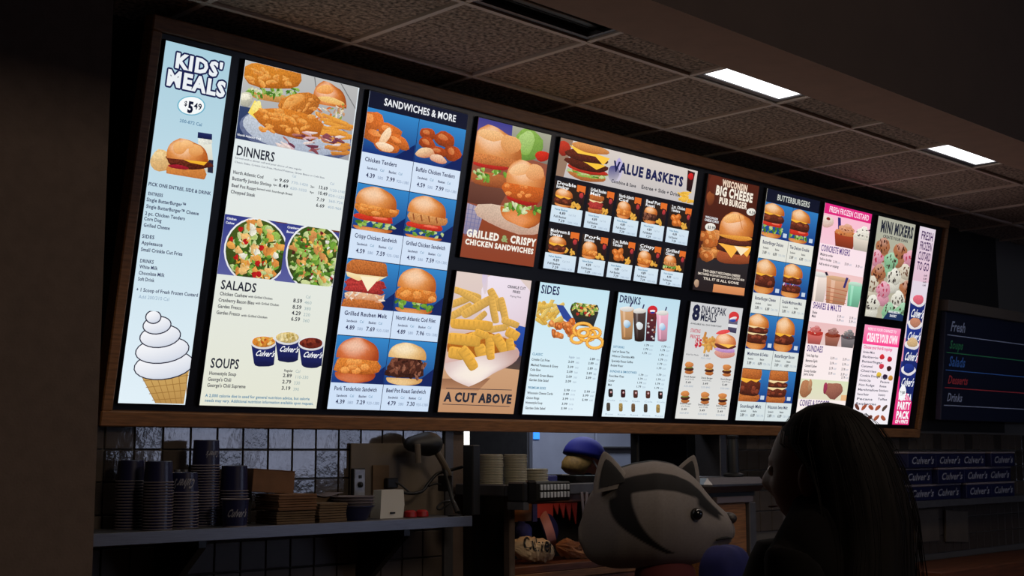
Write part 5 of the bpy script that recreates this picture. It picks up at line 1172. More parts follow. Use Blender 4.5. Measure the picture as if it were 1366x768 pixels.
# right end of the counter: round ended steel top, wood post
t = empty('steel_counter_end', (5.05, 3.66, 0)); tag(t, 'steel topped counter end with an oak front beside the silver post', 'counter')
MB().box((-.12, .0, EYE-.184), (.36, .38, EYE-.115), .03).build('rounded_top', M['steel'], t)
MB().box((.0, .04, EYE-.235), (.29, .38, EYE-.205), .004).build('white_strip', M['rim'], t); MB().box((-.1, .06, EYE-.205), (.33, .37, EYE-.184)).build('black_gap', M['black'], t)
MB().box((-.1, .06, 0), (.255, .37, EYE-.235), .004).build('wood_front', M['wood'], t); MB().box((.256, .04, 0), (.31, .38, EYE-.235), .004).build('grey_post', M['steel_dim'], t)
t = empty('dark_flask', W(5.32, 3.80, -.1145)); tag(t, 'black upright flask on the steel counter end', 'flask')
smooth_by_angle(MB().lathe([(.045, 0), (.05, .003), (.05, .012), (.03, .02), (.03, .15), (.026, .17), (.026, .185), (.001, .186)], 18).build('flask_body', M['black'], t))
smooth_by_angle(MB().lathe([(.029, .185), (.03, .187), (.03, .2), (.001, .202)], 18).build('flask_cap', M['black'], t))
# hanging dark screens above the counter
t = empty('order_screen', W(4.98, 4.12, -.13)); tag(t, 'large dark order screen standing behind the badger head', 'screen')
MB().box((0, 0, .01), (.40, .05, .23), .006).build('screen_housing', M['black'], t); MB().box((.012, -.003, .02), (.388, .001, .22), .001).build('screen_glass', mat('screen_glass', (6, 6, 8), .08), t); MB().box((.15, .0, -.016), (.25, .05, .012), .002).build('stand', M['black'], t)
t = empty('order_screen', W(5.55, 4.50, -.20)); tag(t, 'second dark screen half hidden behind the first', 'screen')
MB().box((0, 0, .01), (.30, .05, .36), .006).build('screen_housing', M['black'], t); MB().box((.012, -.003, .02), (.288, .001, .35), .001).build('screen_glass', M['blackgloss'], t); MB().box((.1, .0, -1.3), (.2, .05, .012), .002).build('stand', M['black'], t)
# kitchen refrigerator doors and lit window
t = empty('kitchen_refrigerator', (6.70, 6.5, 0)); tag(t, 'pale steel refrigerator with two doors in the kitchen behind', 'refrigerator')
fr = mat('refrigerator_steel', (150, 156, 176), .5, metal=.2, noise=.1, nscale=4)
MB().box((-.02, .04, 0), (1.30, .7, EYE+.4)).build('cabinet', M['steel_dim'], t)
MB().box((0, 0, .12), (.66, .04, EYE+.38), .005).build('door', fr, t); MB().box((.675, 0, .12), (1.27, .04, EYE+.38), .005).build('door', fr, t)
MB().box((.72, -.03, EYE+.035), (1.24, -.0, EYE+.050), .004).build('handle_bar', M['steel_dim'], t)
d_ = MB().box((0, -.008, EYE+.10), (.06, .0, EYE+.19), .001).build('blue_display', mat('blue_display', (60, 150, 255), .5, emit=.8), t)
sbox('window_9', (6.015, 6.5, EYE+.02), (6.085, 6.52, EYE+.5), mat('kitchen_window', (255, 252, 240), .5, emit=.9))
# ------------------------------------------------------------------ contents of the bay
def crumple(name, fnS, m, label, cat, text=None, nu=34, nv=26, amp=.012, seed=1):
    """a crumpled paper bag: a flattened closed tube with folds"""
    rs = random.Random(seed); D = [(rs.uniform(3, 12), rs.uniform(3, 12), rs.uniform(0, 6), rs.uniform(.4, 1)) for _ in range(7)]
    def S(u, v): # u along, v around
        q = sum(a*(1-abs(sin(fx*u+round(fy)*v*.5+ph)))**2 for fx, fy, ph, a in D)/3
        return fnS(u, v, (q-.5)*amp)
    mb = MB(); prev = None
    for i in range(nu+1):
        prev = mb.ring([S(i/nu, 2*pi*j/nv) for j in range(nv)], prev)
        if i == 0: mb.face(tuple(range(nv-1, -1, -1)))
    mb.face(tuple(prev+k for k in range(nv)))
    e = empty(name, (0, 0, 0)); tag(e, label, cat); mb.build('bag_paper', m, e)
    if text:
        gl, L_ = layout(text, .15, .034, 'b', .25); tb = MB()
        for vs, fs in gl:
            n = len(tb.v)
            for x, y in vs:
                u = .08+.84*x/L_
                p = S(u, pi*(1.02-.36*y/.034)); c = fnS(u, 0, 0)*.5+fnS(u, pi, 0)*.5; d = (p-c).normalized(); tb.v.append(tuple(p+d*.004))
            for f in fs: tb.face(tuple(n+i for i in f))
        tb.build('lettering', M['black'], e)
    return e
kraft = mat('kraft_bag_paper', (206, 158, 116), .85, noise=.1, nscale=8)
kraftw = mat('pale_kraft_paper', (214, 190, 156), .85, noise=.1, nscale=8)
bf = EYE-.455
def bagfn(p0, p1, ry, rz):
    def F(u, v, d):
        c = p0+(p1-p0)*u; k = (1-abs(2*u-1)**4)*.85+.15
        z = c.z+max(-1, sin(v)*1.15)*(rz+d)*k
        return Vector((c.x+d*.4*cos(3*v), c.y+cos(v)*(ry+d)*k, max(bf+.0015, z)))
    return F
q0, q1 = onY(684, 730, 3.88), onY(738, 736, 3.84)
crumple('paper_bag', bagfn(q0, q1, .05, .046), kraftw, 'crumpled pale paper bag with dark script lying in the bay', 'paper bag', "Culver's", seed=3, amp=.016)
q0, q1 = onY(742, 728, 3.93), onY(806, 742, 3.86)
crumple('paper_bag', bagfn(q0, q1, .035, .036), kraft, 'crumpled orange-brown paper bag right of the lettered bag', 'paper bag', seed=8, amp=.03)
capm = mat('navy_cap_cloth', (26, 34, 96), .8)
def cap_geo(parent, c, r, m, face, tilt=0, brim=True, m2=None):
    Mx = T3(*c) @ R3('Z', face) @ R3('Y', tilt)
    mb = MB(); prev = None
    for i in range(9):
        t = pi/2*i/8; prev = mb.ring([Mx @ Vector((r*1.08*cos(t)*cos(a), r*.92*cos(t)*sin(a), r*.95*sin(t))) for a in [2*pi*k/20 for k in range(20)]], prev)
        if i == 0: mb.face(tuple(range(19, -1, -1)))
    mb.build('crown', m, parent, smooth=True)
    if brim:
        mb = MB(); n = 12; up_, dn = [], []
        for i in range(n+1):
            a = -1.1+2.2*i/n
            for q, L in ((r*1.02, up_), (r*1.02+r*.72*cos(a*.95), None)):
                mb.v.append(tuple(Mx @ Vector((q*cos(a)*1.0, q*sin(a)*.85, .004-.12*(q-r)))))
                mb.v.append(tuple(Mx @ Vector((q*cos(a)*1.0, q*sin(a)*.85, -.001-.12*(q-r)))))
        for i in range(n):
            b = i*4; mb.face((b, b+4, b+6, b+2)); mb.face((b+1, b+3, b+7, b+5)); mb.face((b+2, b+6, b+7, b+3)); mb.face((b, b+1, b+5, b+4))
        mb.face((0, 2, 3, 1)); mb.face((4*n, 4*n+1, 4*n+3, 4*n+2)); mb.build('brim', m, parent, smooth=False)
    if m2:
        mb = MB(); ring_ = [(1.09, .0), (1.11, .01), (1.11, .03), (1.08, .04)]; prev = None
        for q, z in ring_: prev = mb.ring([Mx @ Vector((r*q*cos(a), r*.85*q*sin(a), z)) for a in [2*pi*k/20 for k in range(20)]], prev)
        mb.build('band', m2, parent, smooth=True)
t = empty('baseball_cap', (0, 0, 0)); tag(t, 'dark navy cap with a pale pink band lying on the bags', 'cap')
qc = onY(722, 703, 4.03); cap_geo(t, (qc.x, qc.y, qc.z-.01), .078, capm, -.6, tilt=1.25, brim=False, m2=mat('pink_band', (214, 160, 160), .8))
tb = empty('blue_cloth', (0, 0, 0)); tag(tb, 'blue folded cloth left of the navy cap', 'cloth')
qc = onY(697, 711, 4.02); MB().ell(tuple(qc), (.045, .04, .05), 14, 8, fn=lambda d: 1+.12*sin(7*d.x+3*d.z)).build('cloth', mat('blue_cloth', (38, 52, 130), .8), tb, smooth=True)
MB().box((qc.x-.055, qc.y-.05, qc.z-.022), (qc.x+.01, qc.y-.03, qc.z-.010), .002).build('white_edge', M['rim'], tb)
t = MB().box((-.055, -.004, -.062), (.055, .004, .062), .002).build('tan_card', kraft); t.location = onY(697, 690, 4.14); t.rotation_euler = (.0, .06, 0); tag(t, 'tan card leaning in the upper left of the bay', 'card')
qc = onY(716, 672, 4.00); pen = empty('pennant_strip', qc); tag(pen, 'red pennants hanging at the top of the bay over the cap', 'pennants')
redp = mat('red_pennant', (196, 66, 50), .7)
mb = MB().box((0, -.004, -.06), (.10, .004, 0), .001); mb.build('red_banner', redp, pen)
p0 = None
for k, x in enumerate((.10, .14, .18, .22)):
    o = MB(); o.v = [(0, -.003, 0), (.040, -.003, 0), (.030, -.003, -.085), (0, .003, 0), (.040, .003, 0), (.030, .003, -.085)]
    for f in [(0, 1, 2), (5, 4, 3), (0, 3, 4, 1), (1, 4, 5, 2), (2, 5, 3, 0)]: o.face(f)
    o = o.build('pennant', redp, pen); o.location = (x, 0, -.0); o.scale = (1, 1, .6+.17*k)
MB().box((-.03, -.006, -.075), (-.002, .0, 0), .001).build('blue_strip', mat('blue_strip', (40, 50, 120), .7), pen)

# ------------------------------------------------------------------ the grey badger head (a plain, generic badger)
import mathutils
fur = attr_mat('painted_papier_mache', rough=.8, nscale=120)
BC = onY(868, 690, 3.32)                                          # middle of the head
hx = Vector((RT.x, RT.y, 0)).normalized(); hy = Vector((-hx.y, hx.x, 0)); hz = Vector((0, 0, 1))
PXM = 5.2/FPX
st = [(-96, 2, 3, 22), (-92, 5, 22, 22), (-84, 13, 42, 18), (-70, 30, 58, 12), (-48, 52, 70, 6), (-22, 66, 74, 2), (4, 72, 76, 0), (28, 67, 73, 1), (48, 57, 66, 5), (62, 48, 58, 9), (74, 40, 46, 13), (86, 31, 34, 15), (97, 25, 25, 16), (105, 18, 19, 17), (109, 10, 11, 18), (110.5, 1, 1, 18)]
def interp(x):
    for a, b in zip(st, st[1:]):
        if a[0] <= x <= b[0]:
            t = (x-a[0])/(b[0]-a[0]); return [a[i]+(b[i]-a[i])*t for i in (1, 2, 3)]
    return [1, 1, 18]
def smooth3(x): 
    a = [interp(max(-96, min(110.5, x+d))) for d in (-4, 0, 4)]; return [sum(q[i] for q in a)/3 for i in range(3)]
mb = MB(); cols_ = []; prev = None; NX, NA = 190, 150
def furcol(x, a, cz, rz):
    """x along the head in reference pixels, a angle round it: 0 = near side, pi/2 = top"""
    base = (112, 106, 102); dark = (16, 14, 16)
    d = 0
    # two dark crown bands with a pale stripe between them
    top = a-pi/2
    def sm(v, lo, hi): t = max(0, min(1, (v-lo)/(hi-lo))); return t*t*(3-2*t)
    w_ = .27*(1-sm(x, 40, 92)*.6)
    for s_ in (-1, 1):
        off = -.86 if s_ < 0 else -.02
        d = max(d, (1-sm(abs(top-off), w_*.62, w_*.75))*sm(x, -58, -46)*(1-sm(x, 88, 96)))
    # the dark cheek patch: a crescent on both sides
    aa = a if a < pi/2 else (pi-a if a < 1.5*pi else a-2*pi)
    xx = x - (-44 + 46*((aa-.45)/1.0)**2*1.0) if aa > -.75 else 999
    if -.78 < aa < .62: d = max(d, (1-sm(abs(xx), 4+8*sm(aa, -.7, .2), 8+8*sm(aa, -.7, .2)))*(1-sm(aa, .5, .62)))
    # soft dark patch round the muzzle bridge
    d = max(d, (1-sm(abs(x-72), 12, 20))*(1-sm(abs(aa-.62), .16, .30)))
    lo_ = sm(-aa, .2, 1.2)*.12
    return mix(mix(lin(base), lin((120, 114, 112)), .5), lin(dark), d)
for i in range(NX+1):
    x = -96+206.5*(i/NX); ry, rz, cz = smooth3(x)
    pts = []
    for k in range(NA):
        a = 2*pi*k/NA; yy = -cos(a)*ry; zz = sin(a)*rz*(1 if sin(a) > 0 else .86)
        # brow and cheek modelling
        bulge = 2.5*math.exp(-((x-50)/14)**2)*math.exp(-((math.sin(a)-.55)/.25)**2) - 2.0*math.exp(-((x-66)/9)**2)*math.exp(-((math.sin(a)-.3)/.22)**2)
        q = 1+bulge/max(ry, 20)
        p = BC + hx*(x*PXM) + hy*(yy*q*PXM) + hz*((zz*q-cz)*PXM)
        pts.append(p); c = furcol(x, a, cz, rz); cols_.append(c+(.10,))
    prev = mb.ring(pts, prev)
    if i == 0: mb.face(tuple(range(NA-1, -1, -1)))
mb.face(tuple(prev+k for k in range(NA)))
bad = empty('badger_head', (BC.x, BC.y, 0)); tag(bad, 'large grey and black badger head sculpture on a red striped collar on the counter', 'sculpture')
def local(o, par): o.parent = par; o.matrix_parent_inverse = Matrix.Translation(-par.location)
hd_ = mb.build('head_shell', fur, smooth=True); ca_ = hd_.data.color_attributes.new('col', 'FLOAT_COLOR', 'POINT'); ca_.data.foreach_set('color', [q for c in cols_ for q in c]); local(hd_, bad)
grey = mat('ear_grey', (118, 112, 108), .8, noise=.1, nscale=60); eard = mat('ear_dark', (14, 12, 14), .85)
def bp(x, y, z): return BC + hx*(x*PXM) + hy*(y*PXM) + hz*(z*PXM)
def ear(c, s, lean, yaw):
    """rounded upright ear with a dark hollow"""
    o = MB(); prev = None; n = 18
    Mx = Matrix.Translation(c) @ Matrix(((hx.x, hy.x, 0, 0), (hx.y, hy.y, 0, 0), (0, 0, 1, 0), (0, 0, 0, 1))) @ R3('Y', lean) @ R3('Z', yaw)
    prof = [(0, 1.05), (.3, .86), (.6, .58), (.82, .33), (.95, .15), (1.0, .03)]
    for t, w_ in prof:
        prev = o.ring([Mx @ Vector((s*.52*w_*cos(a), s*.20*w_*sin(a)*(1-t*.3), s*t)) for a in [2*pi*k/n for k in range(n)]], prev)
    o.face(tuple(prev+k for k in range(n))); e = o.build('ear', grey, smooth=True); local(e, bad)
    o = MB(); prev = None
    for t, w_ in prof:
        prev = o.ring([Mx @ Vector((s*.34*w_*cos(a), -s*(.205-t*.055)*w_**.4*(.96 if t < .9 else .7)+s*.03*sin(a), s*(.12+t*.68))) for a in [2*pi*k/n for k in range(n)]], prev)
    o.face(tuple(prev+k for k in range(n))); e2 = o.build('ear_hollow', eard, smooth=True); local(e2, bad); e2['label'] = 'dark ear hollow'
ear(bp(-52, -30, 38), 50*PXM, -.22, .1); ear(bp(50, 34, 44), 40*PXM, .35, -.1)
eye = MB().ell(bp(53, -57, 7), (8*PXM,)*3, 16, 10).build('eye', M['blackgloss'], smooth=True); local(eye, bad)
eye = MB().ell(bp(72, 40, 7), (7*PXM,)*3, 16, 10).build('eye', M['blackgloss'], smooth=True); local(eye, bad)
nose = MB().ell(bp(103, -2, -1), (9*PXM, 12*PXM, 8*PXM), 16, 10).build('nose', mat('nose_dark', (44, 40, 40), .5), smooth=True); local(nose, bad)
mb = MB().tube([bp(80, -40, -27), bp(88, -33, -25.5), bp(96, -27, -25), bp(103, -20, -26)], [1*PXM, 2*PXM, 2*PXM, 1.2*PXM], 8).build('mouth', eard, smooth=True); local(mb, bad)
# collar under the head: red ribs on a stand
colr = mat('dark_red_cloth', (84, 26, 26), .85); colw = mat('pale_rib', (130, 100, 92), .85)
c0 = bp(18, 0, -66); gz = EYE-.44
smooth_by_angle(MB().lathe([(.112, -.30-.0), (.118, -.1), (.12, -.02), (.115, 0), (.09, .03), (.001, .03)], 30, M=Matrix.Translation(c0)).build('collar', colr)); local(bpy.data.objects['collar'], bad)
r0 = None
for k in range(14):
    a = 2*pi*k/14; p = c0+Vector((cos(a)*.119, sin(a)*.119, -.15))
    o = MB().box((-.003, -.003, -.15), (.003, .003, .12), .001).build('rib', colw) if r0 is None else r0.copy()
    if r0 is None: r0 = o
    else: col.objects.link(o)
    o.location = p; o.rotation_euler = (0, 0, a); o.parent = bad; o.matrix_parent_inverse = Matrix.Translation(-bad.location)
MB().box((c0.x-.13, c0.y-.085, c0.z-.33), (c0.x+.08, c0.y+.13, c0.z-.30), .004).build('base_board', M['black']); local(bpy.data.objects['base_board'], bad)
# pedestal carrying it
pd = MB().box((c0.x-.22, c0.y-.20, 0), (c0.x+.22, c0.y+.22, c0.z-.331), .006).build('display_pedestal', M['wood_dark']); tag(pd, 'dark wooden pedestal under the badger head', 'pedestal')
# orange cup and crumpled white paper by the collar
oc = MB().lathe([(.022, 0), (.030, .05), (.031, .052), (.001, .052)], 16).build('orange_cup', mat('orange_cup', (190, 96, 40), .6)); smooth_by_angle(oc)
oc.location = (c0.x+.12, c0.y-.125, c0.z-.331+.0); tag(oc, 'small orange cup to the right of the striped collar', 'cup')

# ------------------------------------------------------------------ right side: tubs on a shelf, second board
sh = empty('steel_shelf', W(7.05, 3.80, -.285)); tag(sh, 'steel wall shelf holding navy tub sleeves at the right', 'shelf')
MB().box((0, .004, -.03), (2.2, .245, 0)).build('shelf_top', M['steel_dim'], sh); MB().box((0, -.006, -.036), (2.2, .004, .003), .001).build('front_lip', M['steel_dim'], sh)
tubp = None
def tubbox(x, z, h, wd, lab, dy=0, txt=True):
    t = empty('navy_carton', W(x, 3.84+dy, -.2845+z)); tag(t, lab, 'carton', 'navy cartons on the right shelf')
    MB().box((0, 0, 0), (wd, .15, h-.012), .003).build('carton_body', M['navy'], t); MB().box((-.003, -.003, h-.012), (wd+.003, .153, h-.001), .002).build('white_lid', M['rim'], t)
    if txt:
        gl, L_ = layout("Culver's", wd*.8, h*.42, 'b', .45); mb = MB()
        for vs, fs in gl:
            n = len(mb.v); mb.v += [(wd*.1+x_, -.0012, h*.25+y_) for x_, y_ in vs]
            for f in fs: mb.face(tuple(n+i for i in f))
        mb.build('lettering', M['ink'], t)
    return t
places = ['nearest the woman', 'second from the woman', 'third from the woman', 'at the far right']
for c in range(4):
    for r_ in range(3):
        tubbox(7.10+c*.36, r_*.097, .096, .34, 'navy carton with white script, %s of the column %s' % (['bottom', 'middle', 'top'][r_], places[c]), dy=(0, .02, -.01)[(c+r_) % 3])
pp = None
for k, x in enumerate((7.15, 7.55, 7.95)):
    o = MB().box((0, -.008, -.20), (.30, .008, 0), .002).build('hanging_paper', M['cream']); o.location = W(x, 4.047, -.34-.012*k); o.rotation_euler = (0, .06*(k-1), 0)
    tag(o, ['pale paper packet hanging under the right shelf, nearest the woman', 'pale paper packet in the middle under the right shelf', 'pale paper packet under the right shelf, farthest from the woman'][k], 'paper', 'paper packets under the right shelf')
lc = MB().box((6.9, 3.55, 0), (10.5, 4.0, EYE-.66), .004).build('low_counter', M['wood_dark']); tag(lc, 'low dark wooden counter under the right shelf', 'counter')
b2 = empty('menu_board', W(7.66, 3.90, .20)); b2.rotation_euler = (.10, 0, 0); tag(b2, 'second, unlit dark blue menu board at the right edge', 'menu board')
MB().box((0, 0, 0), (2.0, .04, .68), .004).build('board_panel', mat('unlit_navy_board', (14, 22, 48), .5), b2)
MB().box((-.01, -.02, .68), (2.01, .05, .75), .004).build('top_rail', mat('dim_rail', (84, 74, 66), .6), b2)
dim = {k: mat('glow_print_'+k, c, .6, emit=.035) for k, c in dict(blue=(60, 110, 190), green=(50, 130, 90), red=(180, 60, 70), pale=(150, 160, 190)).items()}  # faint glow put into the print's colour, the board itself being unlit
for k, (s_, z, c, h) in enumerate([('Fresh', .56, 'pale', .06), ('Soups', .45, 'green', .05), ('Salads', .34, 'blue', .06), ('Desserts', .23, 'red', .05), ('Drinks', .12, 'pale', .05)]):
    gl, L_ = layout(s_, None, h, 'b', .3); mb = MB()
    for rep in range(1):
        for vs, fs in gl:
            n = len(mb.v); mb.v += [(.06+rep*.47+x_*.95, -.002, z+y_) for x_, y_ in vs if True]
            for f in fs: mb.face(tuple(n+i for i in f))
    mb.build('lettering', dim[c], b2)
    MB().box((.03, -.0015, z-.03), (1.95, .001, z-.024)).build('colour_bar', dim[c], b2)

# lamp strip under the counter top that lights the bay
ls = MB().box((0, 0, 0), (.45, .02, .010), .002).build('bay_lamp', mat('bay_lamp_glow', (255, 190, 130), .5, emit=3)); ls.location = (3.83, 3.83, EYE-.175)
tag(ls, 'slim warm lamp strip hidden under the counter top above the bay', 'lamp')
# ------------------------------------------------------------------ people
def skin_body(name, J, m, parent, sub=2):
    """J: list of (key, parent key, position, radius); grows one continuous surface over the joints"""
    me = bpy.data.meshes.new(name); ids = {k: i for i, (k, *_ ) in enumerate(J)}
    me.from_pydata([j[2] for j in J], [(ids[j[1]], ids[j[0]]) for j in J if j[1]], [])
    o = bpy.data.objects.new(name, me); col.objects.link(o)
    sk = o.modifiers.new('skin', 'SKIN'); sk.use_smooth_shade = True; sk.branch_smoothing = .4
    for i, j in enumerate(J):
        r = j[3]; me.skin_vertices[0].data[i].radius = (r if isinstance(r, tuple) else (r, r)); me.skin_vertices[0].data[i].use_root = (j[1] is None)
    sb = o.modifiers.new('sub', 'SUBSURF'); sb.levels = sub; sb.render_levels = sub
    dg = bpy.context.evaluated_depsgraph_get(); m2 = bpy.data.meshes.new_from_object(o.evaluated_get(dg)); m2.name = name
    o.modifiers.clear(); o.data = m2; m2.materials.clear()
    for q in (m if isinstance(m, list) else [m]): m2.materials.append(q)
    m2.polygons.foreach_set('use_smooth', [True]*len(m2.polygons)); o.parent = parent; return o
def hand(J, side, wrist, d, key, up=(0, 0, -1)):
    """five curled fingers on the wrist joint; d points along the hand, side -1 left / 1 right"""
    w_ = Vector(wrist); d = Vector(d).normalized(); s_ = Vector((0, 1, 0)); n = d.cross(s_).normalized(); 
    J.append((key+'palm', key, tuple(w_+d*.05), (.034, .016))); J.append((key+'knuckles', key+'palm', tuple(w_+d*.085), (.036, .014)))
    for f, (off, L_) in enumerate([(-.028, .062), (-.010, .074), (.009, .070), (.027, .055)]):
        p = w_+d*.092+s_*off
        J.append((key+'f%da' % f, key+'knuckles', tuple(p), .0095)); J.append((key+'f%db' % f, key+'f%da' % f, tuple(p+d*L_*.5+n*.006), .0085)); J.append((key+'f%dc' % f, key+'f%db' % f, tuple(p+d*L_*.85+n*.022), .0070))
    p = w_+d*.035+s_*.036; J.append((key+'t1', key+'palm', tuple(p), .012)); J.append((key+'t2', key+'t1', tuple(p+d*.03+s_*.016), .010)); J.append((key+'t3', key+'t2', tuple(p+d*.055+s_*.018), .008))
def head_mesh(c, s=1.0, skinm=None, parent=None, M4=None, open_mouth=False):
    """a face looking along +x in its own frame"""
    mb = MB(); n, m = 48, 40; prev = None
    G = lambda v, c_, w_: math.exp(-((v-c_)/w_)**2)
    for i in range(m+1):
        t = pi*i/m; pts = []
        for k in range(n):
            a = 2*pi*k/n; d = Vector((sin(t)*cos(a), sin(t)*sin(a), cos(t)))
            x, y, z = d.x*.098, d.y*.076, d.z*.118
            if z < 0: q = 1-.30*(z/-.118)**1.5; y *= q; x *= (q if x < 0 else 1-.10*(-z/.118))
            if d.x > 0:
                fr = G(y, 0, .016); x += .022*fr*G(z, -.022, .018) + .010*fr*G(z, -.002, .016)      # nose
                x -= .009*(G(y, .032, .015)+G(y, -.032, .015))*G(z, .004, .013)                      # eye sockets
                x += .005*G(z, .024, .008)*G(y, 0, .05)                                             # brow
                x += .006*G(y, 0, .024)*(G(z, -.053, .006)+G(z, -.066, .007)) - .003*G(y, 0, .026)*G(z, -.0595, .003)  # lips
                x += .009*G(y, 0, .022)*G(z, -.095, .014)                                           # chin
                x += .004*(G(y, .045, .018)+G(y, -.045, .018))*G(z, -.03, .02)
            pts.append(M4 @ Vector((x, y, z)))
        prev = mb.ring(pts, prev)
    nf = len(mb.f)
    for s_ in (-1, 1): mb.ell(M4 @ Vector((-.004, s_*.079, -.010)), (.017, .008, .030), 12, 8, M=M4.to_3x3(), fn=lambda d: 1-.18*(abs(d.x) < .5 and abs(d.z) < .6))
    o = mb.build('head', skinm, parent, smooth=True)
    for s_ in (-1, 1):
        e = MB().ell(M4 @ Vector((.080, s_*.032, .004)), (.011, .0125, .0105), 12, 8).build('eye', EYEW, o, smooth=True)
    MB().tube([M4 @ Vector((.0965, y, -.0595-.8*y*y)) for y in (-.022, -.011, 0, .011, .022)], [.001, .0022, .0026, .0022, .001], 6).build('mouth', LIP, o, smooth=True)
    return o
EYEW = mat('eye_white', (200, 196, 190), .3); LIP = mat('lips', (130, 70, 66), .5)
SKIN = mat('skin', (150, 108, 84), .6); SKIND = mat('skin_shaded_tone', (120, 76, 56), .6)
HAIR = mat('dark_brown_hair', (11, 7, 6), .75, spec=.12, noise=.4, nscale=30, stretch=(40, 40, 2)); JACK = mat('dark_jacket', (8, 6, 6), 1, spec=.1, noise=.2, nscale=20)
JEAN = mat('dark_trousers', (24, 26, 36), .85); SHOE = mat('black_shoes', (12, 12, 12), .5)
def person_joints(hgt, lean=0, arms='down', hands=True):
    """local frame: x forward, y left, z up"""
    k = hgt/1.65; J = []
    A = lambda key, par, p, r: J.append((key, par, (p[0]*k, p[1]*k, p[2]*k), (r[0]*k, r[1]*k) if isinstance(r, tuple) else r*k))
    A('pelvis', None, (0, 0, .93), (.155, .115)); A('waist', 'pelvis', (.01, 0, 1.06), (.130, .10)); A('chest', 'waist', (.01+lean*.3, 0, 1.22), (.155, .112)); A('shoulders', 'chest', (.0+lean*.5, 0, 1.34), (.13, .09)); A('neck', 'shoulders', (.012+lean*.6, 0, 1.42), .055); A('skull', 'neck', (.02+lean*.7, 0, 1.49), .050)
    for s_, n_ in ((1, 'l'), (-1, 'r')):
        A('hip'+n_, 'pelvis', (0, s_*.09, .88), .095); A('knee'+n_, 'hip'+n_, (.015, s_*.10, .49), .058); A('calf'+n_, 'knee'+n_, (-.005, s_*.10, .34), .052); A('ankle'+n_, 'calf'+n_, (-.01, s_*.10, .10), .038); A('heel'+n_, 'ankle'+n_, (.0, s_*.10, .045), .040); A('toe'+n_, 'heel'+n_, (.14, s_*.11, .034), .033)
        A('sh'+n_, 'shoulders', (0+lean*.5, s_*.165, 1.335), .062)
        if arms == 'down': el, wr = (-.02, s_*.215, 1.07), (.06, s_*.225, .84)
        elif arms == 'fwd': el, wr = (.05+lean*.5, s_*.225, 1.10), (.27+lean*.3, s_*.15, 1.06)
        A('el'+n_, 'sh'+n_, el, .045); A('wr'+n_, 'el'+n_, wr, .030)
        if hands:
            d = Vector(wr)-Vector(el); K = [];
            hand(K, s_, Vector(wr)*k, d, 'wr'+n_); J += K
    return J, k
def color_by(o, fn): # material per face by its height and side in the local frame
    for p in o.data.polygons: p.material_index = fn(p.center)
# --- woman in the foreground, seen from behind and the left
wz = 2.30; hc = Vector((0, 0, 0)); d_ = ray(1112, 604); wp = d_*(wz/d_.dot(fwd)); wx, wyy = wp.x, wp.y; headz = wp.z+EYE
facing = math.atan2(-RT.y*.80+fwd.y*.60, -RT.x*.80+fwd.x*.60)
wom = empty('person', (wx, wyy, 0), facing); tag(wom, 'woman with long dark hair and a dark jacket, seen from behind at the front right', 'person')
J, k = person_joints(1.66, arms='down'); hs = headz-.01
body = skin_body('body', J, [JACK, JEAN, SHOE, SKIN], wom)
color_by(body, lambda c: 3 if (c.z > 1.43 or (c.z < .86 and abs(c.y) > .17)) else 0 if c.z > .86 else 2 if c.z < .09 else 1)
H4 = T3(.02, 0, headz-.035)
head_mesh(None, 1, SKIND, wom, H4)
# hair: a full shell from the crown down over the shoulders, open at the face
mb = MB(); prev = None; n = 60
prof = [(.112, .004, .0, -.010), (.106, .034, .036, -.010), (.092, .062, .062, -.012), (.070, .083, .078, -.014), (.040, .098, .088, -.018), (.0, .108, .094, -.026), (-.045, .112, .098, -.036), (-.09, .110, .102, -.045), (-.14, .102, .112, -.052), (-.19, .098, .128, -.056), (-.25, .096, .140, -.058), (-.32, .090, .142, -.058), (-.38, .074, .128, -.056), (-.42, .05, .10, -.054)]
for i, (z, rx, ry, ox) in enumerate(prof):
    pts = []
    for q in range(n):
        a = 2*pi*q/n; w_ = 1+.020*sin(a*11+i*.5)+.012*sin(a*23+i*.9) if i > 2 else 1
        x, y = rx*cos(a)*w_*.96, ry*sin(a)*w_*.93
        if z < .045 and cos(a) > 0: x *= max(.10, 1-(.045-z)*14)     # drawn back from the face
        pts.append(H4 @ Vector((x+ox, y, z+.012)))
    prev = mb.ring(pts, prev)
mb.face(tuple(prev+q for q in range(n))); hair = mb.build('hair', HAIR, wom, smooth=True)
mb = MB(); rs = random.Random(5)
for q in range(120):
    a = rs.uniform(.5, 2*pi-.5); pts = []
    off = rs.uniform(.0, .006); i0 = rs.randint(2, 6)
    for i in range(i0, min(len(prof), i0+rs.randint(4, 8))):
        z, rx, ry, ox = prof[i]; x, y = (rx+off)*cos(a), (ry+off)*sin(a)
        if z < .045 and cos(a) > 0: x *= max(.10, 1-(.045-z)*14)
        pts.append(H4 @ Vector((x+ox, y, z+.012))); off += rs.uniform(-.001, .003); a += rs.uniform(-.04, .04)
    mb.tube(pts, .0006, 4)
st_ = mb.build('hair_strands', HAIR, wom, smooth=True); st_['kind'] = 'stuff'
# bulky scarf and hood round the neck
mb = MB(); prev = None
for z, rx, ry, ox in [(-.30, .16, .225, .0), (-.24, .150, .205, .01), (-.19, .128, .165, .015), (-.145, .112, .125, .022), (-.12, .098, .108, .024), (-.115, .07, .08, .02)]:
    prev = mb.ring([H4 @ Vector((ox+rx*cos(a)*(1+.03*sin(5*a+z*30)), ry*sin(a)*(1+.02*sin(7*a)), z)) for a in [2*pi*q/40 for q in range(40)]], prev)
mb.build('scarf', JACK, wom, smooth=True)
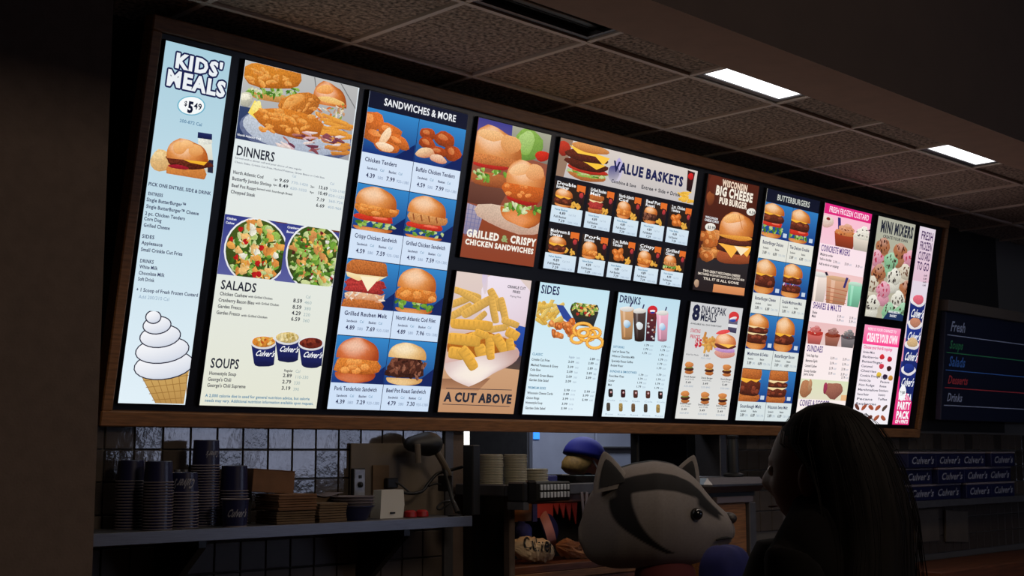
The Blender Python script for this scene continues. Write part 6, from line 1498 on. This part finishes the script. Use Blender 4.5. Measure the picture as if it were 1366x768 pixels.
# --- employee behind the counter, head bent, blue cap
dd = ray(771, 607); ez = 7.2; ep = dd*(ez/dd.dot(fwd)); ehz = ep.z+EYE
ef = math.atan2(RT.y*.8+fwd.y*.55, RT.x*.8+fwd.x*.55)
emp = empty('person', (ep.x, ep.y, 0), ef); tag(emp, 'kitchen worker in a royal blue cap and shirt with head bent, behind the counter', 'person')
J, k = person_joints(1.60, lean=.05, arms='fwd')
shirt = mat('blue_work_shirt', (26, 34, 96), .8)
body = skin_body('body', J, [shirt, JEAN, SHOE, SKIN], emp)
color_by(body, lambda c: 3 if (c.z > 1.40 or (c.x > .235 and c.z > .9 and c.z < 1.2)) else 0 if c.z > .86 else 2 if c.z < .09 else 1)
E4 = T3(.045, 0, ehz-.03) @ R3('Y', .30)
head_mesh(None, 1, mat('ruddy_skin', (196, 120, 84), .6), emp, E4)
mb = MB(); prev = None
for z, rx, ry, ox in [(.0, .104, .084, -.006), (-.015, .106, .088, -.014), (-.04, .10, .088, -.03), (-.075, .085, .08, -.04), (-.09, .05, .06, -.045)]:
    pts = []
    for q in range(30):
        a = 2*pi*q/30; x = rx*cos(a)
        if cos(a) > 0: x *= .25
        pts.append(E4 @ Vector((x+ox, ry*sin(a), z)))
    prev = mb.ring(pts, prev)
mb.face(tuple(prev+q for q in range(30))); mb.build('hair', mat('fair_hair', (150, 118, 60), .7, noise=.3, nscale=60), emp, smooth=True)
cp = mat('royal_blue_cap', (22, 28, 130), .75)
cap_geo(emp, (0, 0, 0), .120, cp, 0)
for nm in ('crown', 'brim'):
    for o in emp.children:
        if o.name.startswith(nm): o.matrix_local = E4 @ T3(-.006, 0, .016) @ R3('Y', -.05)
hsx = MB(); hsx.tube([E4 @ Vector((-.01, -.09, .0)), E4 @ Vector((.02, -.098, -.03)), E4 @ Vector((.08, -.07, -.06))], .005, 8); hsx.build('headset', M['white'], emp, smooth=True)
# rounded blue bag at the bottom, between badger and woman
bg = empty('cloth_bag', onY(968, 772, 2.9)); bg.location.z = .0; tag(bg, 'rounded royal blue cloth bag at the bottom edge left of the woman', 'bag')
stl = MB().box((-.2, -.16, 0), (.2, .16, EYE-.60), .005).build('side_table', M['wood_dark']); stl.location = (bg.location.x, bg.location.y, 0); tag(stl, 'dark side table under the blue bag', 'table')
bm_ = mat('royal_blue_cloth', (4, 12, 84), .85, noise=.2, nscale=9)
o = MB().ell((0, 0, EYE-.46), (.105, .09, .139), 28, 18, fn=lambda d: (abs(d.x)**3+abs(d.y)**3+abs(d.z)**3)**(-1/3)*.90+.015*sin(9*d.x+5*d.z)).build('bag_body', bm_, bg, smooth=True)
